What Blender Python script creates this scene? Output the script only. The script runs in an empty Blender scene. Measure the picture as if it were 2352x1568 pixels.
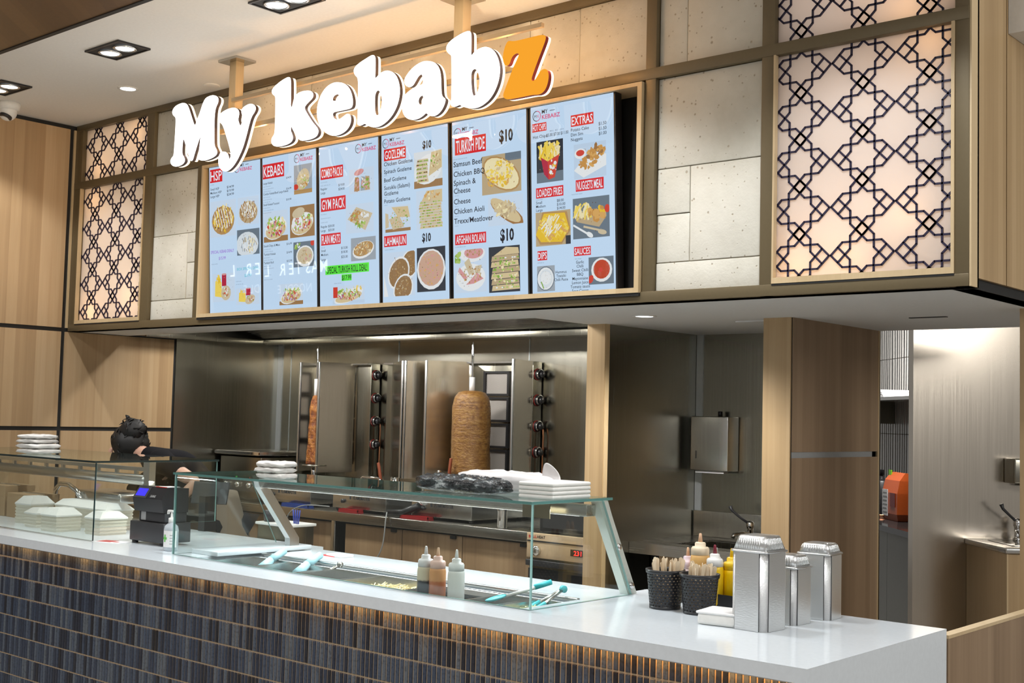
import bpy, bmesh, math, random
from mathutils import Vector, Matrix
random.seed(7)
S = bpy.context.scene
COL = S.collection
pi = math.pi

# ---------------------------------------------------------------- camera, world, exposure
cam_d = bpy.data.cameras.new('camera'); cam = bpy.data.objects.new('camera', cam_d); COL.objects.link(cam)
YAW, PIT, ROL, FPX = -0.71476, 0.0607614, 0.0248061, 2848.06
_f = Vector((math.sin(YAW)*math.cos(PIT), math.cos(YAW)*math.cos(PIT), math.sin(PIT)))
_r0 = Vector((math.cos(YAW), -math.sin(YAW), 0)); _u0 = _r0.cross(_f)
_r = math.cos(ROL)*_r0 + math.sin(ROL)*_u0; _u = -math.sin(ROL)*_r0 + math.cos(ROL)*_u0
_m = Matrix.Identity(4)
for i in range(3):
    _m[i][0] = _r[i]; _m[i][1] = _u[i]; _m[i][2] = -_f[i]
_m[0][3], _m[1][3], _m[2][3] = 0.0, 0.0, 1.68
cam.matrix_world = _m
cam_d.sensor_width = 36.0; cam_d.lens = FPX/2352*36; cam_d.clip_end = 100; cam_d.clip_start = .05
S.camera = cam
S.view_settings.view_transform = 'Standard'; S.view_settings.look = 'None'
S.view_settings.gamma = 1.0; S.view_settings.use_curve_mapping = False
S.view_settings.exposure = 0.0
try:
    S.cycles.use_denoising = True
    S.cycles.max_bounces = 10; S.cycles.transparent_max_bounces = 16
    S.cycles.sample_clamp_indirect = 4.0
    S.cycles.caustics_reflective = False; S.cycles.caustics_refractive = False
except Exception: pass
W = bpy.data.worlds.new('mall_air'); S.world = W; W.use_nodes = True
W.node_tree.nodes['Background'].inputs[0].default_value = (1.0, .98, .95, 1)
W.node_tree.nodes['Background'].inputs[1].default_value = .32

def look(o, tgt):
    o.rotation_euler = (Vector(tgt)-o.location).to_track_quat('-Z', 'Y').to_euler()
def area(name, loc, tgt, sx, sy, e, col, spread=None):
    d = bpy.data.lights.new(name, 'AREA'); d.shape = 'RECTANGLE'; d.size = sx; d.size_y = sy; d.energy = e; d.color = col
    if spread: d.spread = spread
    o = bpy.data.objects.new(name, d); COL.objects.link(o); o.location = loc; look(o, tgt); return o
def spot(name, loc, tgt, e, ang, col, blend=.5, r=.04):
    d = bpy.data.lights.new(name, 'SPOT'); d.energy = e; d.spot_size = math.radians(ang); d.spot_blend = blend; d.color = col; d.shadow_soft_size = r
    o = bpy.data.objects.new(name, d); COL.objects.link(o); o.location = loc; look(o, tgt); return o
NEUT = (1, .975, .94)
# unseen fill lights added as the mall's ambient light
for x in (-7.5, -4.2, -.9):
    area('mall_fill', (x, -.6, 4.3), (x, 1.6, 0), 2.2, .9, 54, NEUT)
area('mall_fill', (1.9, 4.4, 3.2), (-2.9, 5.9, 1.1), 1.2, 1.2, 75, NEUT)  # unseen side fill added to brighten the walnut doors
# twin gimbal downlights in the shop ceiling
DL = [(-7.41, 3.65), (-6.09, 3.635), (-4.68, 3.68), (-3.32, 3.66), (-1.95, 3.66)]
for x, y in DL:
    spot('downlight_beam', (x-.07, y, 3.63), (x-.12, y+.28, 0), 58, 112, (.95, .98, 1), .35)
    spot('downlight_beam', (x+.07, y, 3.63), (x+.12, y+.1, 0), 40, 100, (.95, .98, 1), .6)
# unseen area lights added to brighten the side wall, tiles and bulkhead front
for x in (-6.6, -4.3, -2.0, .4):
    area('concourse_fill', (x, 1.9, 3.6), (x, 2.1, 0), .35, .35, 17, NEUT)
# unseen warm spot added to throw a bright patch on the ceiling
spot('ceiling_patch_spot', (-2.9, 2.2, 2.3), (-4.5, 3.15, 3.65), 190, 82, (1, .74, .46), .4, .12)
# kitchen: hood lamps, soffit downlight, back room
for x in (-7.2, -5.9, -4.7):
    area('hood_lamp', (x, 5.2, 2.42), (x, 5.95, 1.1), .4, .12, 17, (1, .97, .92))
spot('soffit_beam', (-3.546, 5.089, 2.17), (-3.546, 5.3, 0), 85, 140, (1, .98, .95), .8)
area('back_room_fill', (-3.6, 8.3, 2.75), (-3.9, 8.9, 0), .6, .6, 70, (1, .97, .93))  # unseen light added to brighten the back room
area('corridor_fill', (-1.9, 6.2, 3.1), (-2.5, 6.8, 1), .9, .9, 3.5, NEUT)  # unseen fill added to brighten the steel return wall
# warm strip tucked under the counter nosing, cool strips in the glass cases
area('counter_led', (-4.35, 3.322, .927), (-4.35, 3.362, .80), 5.2, .010, 4.6, (1, .47, .14))
area('case_led', (-4.0, 3.83, 1.318), (-4.0, 3.72, .9), 2.0, .02, 12, (.86, .95, 1))
area('case_led', (-6.35, 3.95, 1.272), (-6.35, 3.9, .9), .9, .03, 6, (1, .97, .9))

# ---------------------------------------------------------------- materials
MATS = {}
class NT:
    def __init__(s, name):
        s.m = bpy.data.materials.new(name); s.m.use_nodes = True; s.t = s.m.node_tree; s.t.nodes.clear()
        s.o = s.n('ShaderNodeOutputMaterial'); MATS[name] = s.m
    def n(s, typ, **kw):
        nd = s.t.nodes.new(typ)
        for k, v in kw.items():
            if k in nd.inputs.keys(): s.set(nd.inputs[k], v)
            else: setattr(nd, k, v)
        return nd
    def set(s, sock, v):
        if hasattr(v, 'is_output'): s.t.links.new(v, sock)
        else:
            if isinstance(v, (tuple, list)) and len(v) == 3 and sock.type == 'RGBA': v = (*v, 1)
            sock.default_value = v
    def math(s, op, a, b=0.0, c=None):
        nd = s.t.nodes.new('ShaderNodeMath'); nd.operation = op
        s.set(nd.inputs[0], a); s.set(nd.inputs[1], b)
        if c is not None: s.set(nd.inputs[2], c)
        return nd.outputs[0]
    def mix(s, f, a, b):
        nd = s.t.nodes.new('ShaderNodeMix'); nd.data_type = 'RGBA'
        s.set(nd.inputs[0], f); s.set(nd.inputs[6], a); s.set(nd.inputs[7], b); return nd.outputs[2]
    def ramp(s, f, stops):
        nd = s.t.nodes.new('ShaderNodeValToRGB'); e = nd.color_ramp.elements
        while len(e) < len(stops): e.new(.5)
        for k, (p, c) in enumerate(stops):
            e[k].position = p; e[k].color = (*c, 1) if len(c) == 3 else c
        s.set(nd.inputs[0], f); return nd.outputs[0]
    def obj(s, sc=(1, 1, 1)):
        tc = s.n('ShaderNodeTexCoord'); mp = s.n('ShaderNodeMapping'); s.t.links.new(tc.outputs['Object'], mp.inputs[0])
        mp.inputs['Scale'].default_value = sc; return mp.outputs[0]
    def pos(s, sc=(1, 1, 1)):
        g = s.n('ShaderNodeNewGeometry'); mp = s.n('ShaderNodeMapping'); s.t.links.new(g.outputs['Position'], mp.inputs[0])
        mp.inputs['Scale'].default_value = sc; return mp.outputs[0]
    def noise(s, vec, scale, detail=4, rough=.55):
        nd = s.n('ShaderNodeTexNoise'); s.t.links.new(vec, nd.inputs['Vector'])
        nd.inputs['Scale'].default_value = scale; nd.inputs['Detail'].default_value = detail; nd.inputs['Roughness'].default_value = rough
        return nd.outputs['Fac']
    def bump(s, h, st, dist=.002):
        b = s.n('ShaderNodeBump'); s.t.links.new(h, b.inputs['Height']); b.inputs['Strength'].default_value = st; b.inputs['Distance'].default_value = dist
        return b.outputs[0]
    def pbr(s, col, rough=.5, metal=0.0, normal=None, **kw):
        p = s.n('ShaderNodeBsdfPrincipled'); s.set(p.inputs['Base Color'], col); s.set(p.inputs['Roughness'], rough); s.set(p.inputs['Metallic'], metal)
        if normal is not None: s.set(p.inputs['Normal'], normal)
        for k, v in kw.items(): s.set(p.inputs[k.replace('_', ' ')], v)
        s.t.links.new(p.outputs[0], s.o.inputs[0]); return p
def plain(name, col, rough=.5, metal=0.0, **kw):
    t = NT(name)
    nz = t.noise(t.pos(), 60, 3)
    c = t.mix(nz, tuple(v*.93 for v in col), tuple(min(1, v*1.05) for v in col))
    t.pbr(c, rough, metal, **kw); return t.m
def emis(name, col, st):
    t = NT(name); e = t.n('ShaderNodeEmission'); e.inputs[0].default_value = (*col, 1); e.inputs[1].default_value = st
    t.t.links.new(e.outputs[0], t.o.inputs[0]); return t.m
def wood(name, dark, mid, light, stave=.075, horiz=False, rough=.42):
    t = NT(name); g = t.n('ShaderNodeNewGeometry'); sp = t.n('ShaderNodeSeparateXYZ'); t.t.links.new(g.outputs['Position'], sp.inputs[0])
    s = t.math('ADD', sp.outputs[0], sp.outputs[1])
    if horiz: s = sp.outputs[2]
    k = t.math('FLOOR', t.math('DIVIDE', s, stave))
    wn = t.n('ShaderNodeTexWhiteNoise', noise_dimensions='1D'); t.t.links.new(k, wn.inputs['W'])
    k2 = t.math('FLOOR', t.math('DIVIDE', t.math('ADD', s, .031), stave*1.55))
    wn2 = t.n('ShaderNodeTexWhiteNoise', noise_dimensions='1D'); t.t.links.new(k2, wn2.inputs['W'])
    gr = t.noise(t.pos((34, 34, 1.1) if not horiz else (1.1, 1.1, 40)), 1.0, 6, .62)
    fine = t.noise(t.pos((190, 190, 3) if not horiz else (3, 3, 190)), 1.0, 3)
    v = t.math('ADD', t.math('MULTIPLY', wn.outputs[0], .28), t.math('MULTIPLY', wn2.outputs[0], .2))
    v = t.math('ADD', v, t.math('MULTIPLY', gr, .42)); v = t.math('ADD', v, t.math('MULTIPLY', fine, .16))
    c = t.ramp(v, [(.22, dark), (.52, mid), (.84, light)])
    t.pbr(c, rough, 0, t.bump(gr, .08, .0006)); return t.m
def steel(name, col, rough, axis='z', st=.25):
    t = NT(name); sc = {'z': (160, 160, 1.5), 'x': (1.5, 160, 160), 'h': (1.2, 1.2, 200)}[axis]
    nz = t.noise(t.pos(sc), 1.0, 3); big = t.noise(t.pos((1.3, 1.3, 1.3)), 1.0, 3)
    c = t.mix(big, tuple(v*.86 for v in col), tuple(min(1, v*1.08) for v in col))
    r = t.math('ADD', rough-.05, t.math('MULTIPLY', nz, .12))
    t.pbr(c, r, 1.0, t.bump(nz, st, .0003)); return t.m

WOOD_WALL = wood('oak_wall', (.37, .235, .12), (.475, .32, .172), (.58, .415, .245))
WOOD_COL = wood('oak_column', (.36, .24, .12), (.455, .315, .165), (.55, .395, .225), .05)
WOOD_PANEL = wood('walnut_panel', (.225, .15, .088), (.31, .212, .13), (.4, .285, .18), .06)
WOOD_CAB = wood('cabinet_oak', (.21, .13, .07), (.31, .2, .11), (.42, .29, .17), .07)
WOOD_TRIM = wood('pale_trim', (.5, .36, .19), (.6, .45, .26), (.7, .55, .34), .3)
WOOD_DARK = wood('dark_soffit_oak', (.055, .028, .01), (.085, .045, .017), (.12, .068, .028), .12)
BLACKJ = plain('black_joint_shadow', (.012, .012, .012), .6)
BRONZE = plain('bronze_frame', (.155, .118, .062), .42, .25)
CEIL = plain('ceiling_paint', (.78, .775, .75), .8)
SOFF = plain('soffit_paint', (.82, .85, .86), .7)
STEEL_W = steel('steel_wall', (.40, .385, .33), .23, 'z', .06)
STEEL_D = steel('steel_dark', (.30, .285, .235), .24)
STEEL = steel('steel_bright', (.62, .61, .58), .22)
STEEL_M = steel('steel_mirror', (.74, .68, .58), .17, 'z', .12)
STEEL_R = steel('steel_return', (.56, .50, .42), .22, 'z', .06)  # warm tint in the colour stands for warm reflections
STEEL_H = steel('steel_bench', (.5, .48, .44), .25, 'x')
TRIMST = plain('corner_trim', (.62, .66, .68), .35, .6)
CHROME = plain('chrome', (.8, .8, .8), .08, 1)
ALU = plain('aluminium', (.72, .73, .73), .28, 1)
COPPER = plain('copper', (.5, .22, .12), .3, 1)
BLACKP = plain('black_plastic', (.015, .015, .017), .35)
DARKP = plain('charcoal_plastic', (.035, .035, .038), .4)
GREYP = plain('grey_plastic', (.32, .33, .33), .45)
WHITEP = plain('white_plastic', (.80, .80, .78), .4)
FOAM = plain('white_foam', (.86, .855, .82), .6)
FOAMS = plain('cream_foam', (.70, .66, .55), .6)
QUARTZ = plain('white_quartz', (.745, .805, .855), .12)
PAPER = plain('white_paper', (.85, .85, .85), .8)
REDP = plain('red_plastic', (.55, .02, .02), .35)
BLUEP = plain('blue_plastic', (.02, .06, .3), .4)
TEAL = plain('teal_silicone', (.05, .5, .55), .4)
PALEBLUE = plain('pale_blue_plastic', (.38, .66, .74), .4)
GROUT = plain('tan_grout', (.44, .34, .23), .9)
NAVY = plain('navy_lattice', (.018, .014, .045), .45)
FLOORM = plain('floor_tile', (.30, .27, .235), .35)
BRICKRED = plain('handle_wood', (.24, .06, .025), .5)
def mk_stone():
    t = NT('limestone'); v = t.pos()
    a = t.noise(v, 2.2, 5); b = t.noise(v, 14, 6, .7); vo = t.n('ShaderNodeTexVoronoi'); t.t.links.new(v, vo.inputs['Vector']); vo.inputs['Scale'].default_value = 34
    pit = t.ramp(t.math('ADD', vo.outputs['Distance'], t.math('MULTIPLY', b, .55)), [(.34, (0, 0, 0)), (.44, (1, 1, 1))])
    c = t.mix(t.ramp(a, [(.35, (0, 0, 0)), (.65, (1, 1, 1))]), (.54, .51, .415), (.72, .69, .60)); c = t.mix(t.math('MULTIPLY', b, .55), c, (.80, .77, .69))
    c = t.mix(pit, (.44, .38, .29), c)
    h = t.math('ADD', t.math('MULTIPLY', pit, .6), b); t.pbr(c, .85, 0, t.bump(h, .5, .006)); return t.m
STONE = mk_stone()
def mk_tile(isl):
    t = NT('blue_tile_many' if isl else 'blue_tile')
    if isl: f = t.n('ShaderNodeNewGeometry').outputs['Random Per Island']
    else: f = t.n('ShaderNodeObjectInfo').outputs['Random']
    c = t.ramp(f, [(0, (.012, .013, .019)), (.2, (.021, .03, .055)), (.45, (.037, .056, .098)), (.7, (.066, .092, .14)), (1, (.115, .14, .17))])
    t.t.nodes[-1].color_ramp.interpolation = 'LINEAR'
    n = t.noise(t.pos(), 95, 3); sp = t.ramp(n, [(.36, (.45, .45, .45)), (.5, (1, 1, 1))])
    mx = t.n('ShaderNodeMix', data_type='RGBA', blend_type='MULTIPLY'); mx.inputs[0].default_value = .7; t.t.links.new(c, mx.inputs[6]); t.t.links.new(sp, mx.inputs[7])
    t.pbr(mx.outputs[2], .28, 0, t.bump(n, .15, .001)); return t.m
TILE, TILEM = mk_tile(False), mk_tile(True)
def mk_glass(name, tint, refl=1.0):
    t = NT(name); lw = t.n('ShaderNodeLayerWeight', Blend=.5); fc = t.math('POWER', lw.outputs['Facing'], 5.0); fr_ = t.math('ADD', t.math('MULTIPLY', fc, .95), .042); tr = t.n('ShaderNodeBsdfTransparent'); tr.inputs[0].default_value = (*tint, 1)
    gl = t.n('ShaderNodeBsdfGlossy'); gl.inputs['Roughness'].default_value = .01; gl.inputs[0].default_value = (.95, 1, .98, 1)
    mx = t.n('ShaderNodeMixShader'); f = t.math('MINIMUM', t.math('MULTIPLY', fr_, refl), .9)
    t.t.links.new(f, mx.inputs[0]); t.t.links.new(tr.outputs[0], mx.inputs[1]); t.t.links.new(gl.outputs[0], mx.inputs[2])
    t.t.links.new(mx.outputs[0], t.o.inputs[0]); return t.m
GLASS = mk_glass('clear_glass', (.955, .98, .97))
GEDGE = plain('glass_edge', (.10, .24, .22), .15)
GEDGEL = plain('glass_edge_light', (.34, .55, .52), .15)
def mk_acr():
    t = NT('backlit_acrylic'); tl = t.n('ShaderNodeBsdfTranslucent'); tl.inputs[0].default_value = (.9, .87, .84, 1)
    df = t.n('ShaderNodeBsdfDiffuse'); df.inputs[0].default_value = (.8, .76, .72, 1)
    mx = t.n('ShaderNodeMixShader'); mx.inputs[0].default_value = .35
    t.t.links.new(tl.outputs[0], mx.inputs[1]); t.t.links.new(df.outputs[0], mx.inputs[2]); t.t.links.new(mx.outputs[0], t.o.inputs[0]); return t.m
ACRYL = mk_acr()
L_WHITE = emis('letter_face_white', (1, .985, .97), 3.0)
L_ORANGE = emis('letter_face_orange', (1, .40, .03), .95)
L_HALO = emis('letter_halo', (1, .84, .6), 2.6)
L_SIDE = plain('letter_return', (.09, .06, .055), .6)
L_SIDEO = plain('letter_return_red', (.3, .03, .02), .5)
L_BACK = emis('letter_back_glow', (1, .55, .2), 1.2)
LAMP = emis('lamp_lens', (.85, .93, 1), 9)
LAMPW = emis('lamp_panel', (1, .98, .95), 6)
SCR_BG = emis('screen_backlight', (.50, .655, .83), 1.0)
def scr(name, col, st=1.0):
    if name in MATS: return MATS[name]
    t = NT(name); p = t.pbr((.004, .004, .005), .012); p.inputs['Emission Color'].default_value = (*col, 1); p.inputs['Emission Strength'].default_value = st
    return t.m
SCR_BG = scr('screen_backlight_glass', (.49, .645, .82))
# ---------------------------------------------------------------- mesh helpers
class MB:
    def __init__(s): s.v = []; s.f = []; s.mi = []; s.sm = []; s.uv = None
    def add(s, vs, fs, m=0, smooth=False, M=None):
        b = len(s.v)
        if M is not None: vs = [tuple(M @ Vector(v)) for v in vs]
        s.v += [tuple(v) for v in vs]
        for f in fs:
            s.f.append(tuple(b+i for i in f)); s.mi.append(m); s.sm.append(smooth)
        return s
    def box(s, x0, x1, y0, y1, z0, z1, m=0, M=None, bev=0.0):
        if x1 < x0: x0, x1 = x1, x0
        if y1 < y0: y0, y1 = y1, y0
        if z1 < z0: z0, z1 = z1, z0
        if bev <= 0:
            vs = [(x0,y0,z0),(x1,y0,z0),(x1,y1,z0),(x0,y1,z0),(x0,y0,z1),(x1,y0,z1),(x1,y1,z1),(x0,y1,z1)]
            fs = [(0,3,2,1),(4,5,6,7),(0,1,5,4),(1,2,6,5),(2,3,7,6),(3,0,4,7)]
            return s.add(vs, fs, m, False, M)
        bm = bmesh.new(); bmesh.ops.create_cube(bm, size=1)
        for v in bm.verts:
            v.co = Vector(((x0+x1)/2+v.co.x*(x1-x0), (y0+y1)/2+v.co.y*(y1-y0), (z0+z1)/2+v.co.z*(z1-z0)))
        bev = min(bev, .45*min(x1-x0, y1-y0, z1-z0))
        bmesh.ops.bevel(bm, geom=bm.edges[:], offset=bev, segments=2, affect='EDGES', profile=.6)
        s.bm(bm, m, True, M); return s
    def bm(s, bm, m=0, smooth=True, M=None):
        bm.verts.index_update(); vs = [tuple(v.co) for v in bm.verts]; fs = [tuple(v.index for v in f.verts) for f in bm.faces]
        bm.free(); return s.add(vs, fs, m, smooth, M)
    def lathe(s, prof, n=24, m=0, M=None, cap=True, sx=1.0, sy=1.0, smooth=True):
        vs = []; fs = []
        for r, z in prof:
            for k in range(n):
                a = 2*pi*k/n; vs.append((r*math.cos(a)*sx, r*math.sin(a)*sy, z))
        for i in range(len(prof)-1):
            for k in range(n):
                a, b = i*n+k, i*n+(k+1) % n; fs.append((a, b, b+n, a+n))
        if cap:
            if prof[0][0] > 1e-6: fs.append(tuple(reversed(range(n))))
            if prof[-1][0] > 1e-6: fs.append(tuple((len(prof)-1)*n+k for k in range(n)))
        return s.add(vs, fs, m, smooth, M)
    def tube(s, pts, r, n=8, m=0, M=None, smooth=True):
        P = [Vector(p) for p in pts]; rr = r if isinstance(r, (list, tuple)) else [r]*len(P)
        vs = []; fs = []; up = Vector((0, 0, 1))
        for i, p in enumerate(P):
            d = (P[min(i+1, len(P)-1)]-P[max(i-1, 0)]).normalized()
            if abs(d.dot(up)) > .97: up = Vector((1, 0, 0))
            a = d.cross(up).normalized(); b = a.cross(d).normalized(); up = b
            for k in range(n):
                t = 2*pi*k/n; vs.append(tuple(p+(a*math.cos(t)+b*math.sin(t))*rr[i]))
        for i in range(len(P)-1):
            for k in range(n):
                q, w = i*n+k, i*n+(k+1) % n; fs.append((q, w, w+n, q+n))
        fs.append(tuple(reversed(range(n)))); fs.append(tuple((len(P)-1)*n+k for k in range(n)))
        return s.add(vs, fs, m, smooth, M)
    def prism(s, outline, y0, y1, m=0, ms=None, M=None, holes=(), smooth_side=False):
        """outline in (x, z), extruded from y0 (front) to y1; counters cut out with a triangulated fill"""
        bm = bmesh.new(); es = []
        for loop in [outline]+list(holes):
            vv = [bm.verts.new((x, y0, z)) for x, z in loop]
            es += [bm.edges.new((vv[i], vv[(i+1) % len(vv)])) for i in range(len(vv))]
        bmesh.ops.triangle_fill(bm, use_beauty=True, use_dissolve=False, edges=es, normal=(0, -1, 0))
        bm.verts.index_update(); vs = [tuple(v.co) for v in bm.verts]
        fs = []
        for f in bm.faces:
            ids = tuple(v.index for v in f.verts)
            fs.append(ids if f.normal.y < 0 else tuple(reversed(ids)))
        bm.free(); s.add(vs, fs, m, False, M)
        vb = [(x, y1, z) for x, y, z in vs]; s.add(vb, [tuple(reversed(f)) for f in fs], m if ms is None else ms, False, M)
        b = 0
        for loop in [outline]+list(holes):
            n = len(loop); sv = [(x, y0, z) for x, z in loop]+[(x, y1, z) for x, z in loop]
            s.add(sv, [(i, (i+1) % n, n+(i+1) % n, n+i) for i in range(n)], m if ms is None else ms, smooth_side, M)
        return s
    def mesh(s, name, mats):
        me = bpy.data.meshes.new(name); me.from_pydata(s.v, [], s.f)
        for mt in (mats if isinstance(mats, (list, tuple)) else [mats]): me.materials.append(mt)
        me.polygons.foreach_set('material_index', s.mi); me.polygons.foreach_set('use_smooth', s.sm)
        if s.uv is not None:
            ul = me.uv_layers.new(name='UVMap')
            for lp in me.loops: ul.data[lp.index].uv = s.uv[lp.vertex_index]
        me.update(); return me
    def build(s, name, mats, parent=None, loc=None, fixn=False):
        me = s.mesh(name, mats)
        if fixn:
            bm = bmesh.new(); bm.from_mesh(me); bmesh.ops.recalc_face_normals(bm, faces=bm.faces[:]); bm.to_mesh(me); bm.free()
        o = bpy.data.objects.new(name, me); COL.objects.link(o)
        if parent is not None: o.parent = parent
        if loc is not None: o.location = loc
        return o
def TM(x=0, y=0, z=0, rz=0, rx=0, ry=0, s=1.0):
    return Matrix.Translation((x, y, z)) @ Matrix.Rotation(rz, 4, 'Z') @ Matrix.Rotation(ry, 4, 'Y') @ Matrix.Rotation(rx, 4, 'X') @ Matrix.Scale(s, 4)
def tag(o, label, cat, group=None, kind=None):
    o['label'] = label; o['category'] = cat
    if group: o['group'] = group
    if kind: o['kind'] = kind
    return o
def thing(name, label, cat, loc=(0, 0, 0), rz=0, group=None):
    o = bpy.data.objects.new(name, None); COL.objects.link(o); o.location = loc; o.rotation_euler = (0, 0, rz); o.empty_display_size = .05
    return tag(o, label, cat, group)
def struct(name, mb, mats, label=None, fixn=False):
    o = mb.build(name, mats, fixn=fixn); o['kind'] = 'structure'
    if label: o['label'] = label
    return o
def slab(name, mats, x0, x1, y0, y1, z0, z1, parent=None, bev=0.0):
    b = MB(); b.box(x0, x1, y0, y1, z0, z1, 0, None, bev); return b.build(name, mats, parent)
def copy_tree(o, parent=None):
    c = o.copy(); COL.objects.link(c); c.parent = parent
    for ch in list(o.children): copy_tree(ch, c)
    return c
_tc = {}
def text_geo(s, bold=0.0):
    k = (s, bold)
    if k in _tc: return _tc[k]
    cu = bpy.data.curves.new('t', 'FONT'); cu.body = s; cu.size = 1; cu.resolution_u = 2; cu.offset = bold; cu.fill_mode = 'FRONT'
    o = bpy.data.objects.new('t', cu); COL.objects.link(o)
    me = bpy.data.meshes.new_from_object(o, depsgraph=None) if False else o.to_mesh()
    vs = [tuple(v.co) for v in me.vertices]; fs = [tuple(p.vertices) for p in me.polygons]
    o.to_mesh_clear(); bpy.data.objects.remove(o); bpy.data.curves.remove(cu)
    if vs:
        xs = [v[0] for v in vs]; ys = [v[1] for v in vs]; bb = (min(xs), max(xs), min(ys), max(ys))
    else: bb = (0, 1, 0, 1)
    _tc[k] = (vs, fs, bb); return _tc[k]
def put_text(mb, s, x, z, h, w=None, m=0, y=0.0, bold=0.0, align='l', M=None, cap=True):
    """write s in the xz plane facing -y; x left (or centre), z baseline, h capital height"""
    vs, fs, bb = text_geo(s, bold)
    if not vs: return 0
    k = h/.70; kx = k if w is None else w/(bb[1]-bb[0]); wd = (bb[1]-bb[0])*kx
    x0 = x-bb[0]*kx - (wd/2 if align == 'c' else wd if align == 'r' else 0)
    mb.add([(x0+a*kx, y, z+b*k) for a, b, _ in vs], fs, m, False, M); return wd
def smooth_loop(pts, it=2):
    for _ in range(it):
        q = []; n = len(pts)
        for i in range(n):
            a, b = pts[i], pts[(i+1) % n]
            q += [(a[0]*.75+b[0]*.25, a[1]*.75+b[1]*.25), (a[0]*.25+b[0]*.75, a[1]*.25+b[1]*.75)]
        pts = q
    return pts
def ring(cx, cz, rx, rz, n=24, a0=0):
    return [(cx+rx*math.cos(2*pi*k/n+a0), cz+rz*math.sin(2*pi*k/n+a0)) for k in range(n)]
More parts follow.
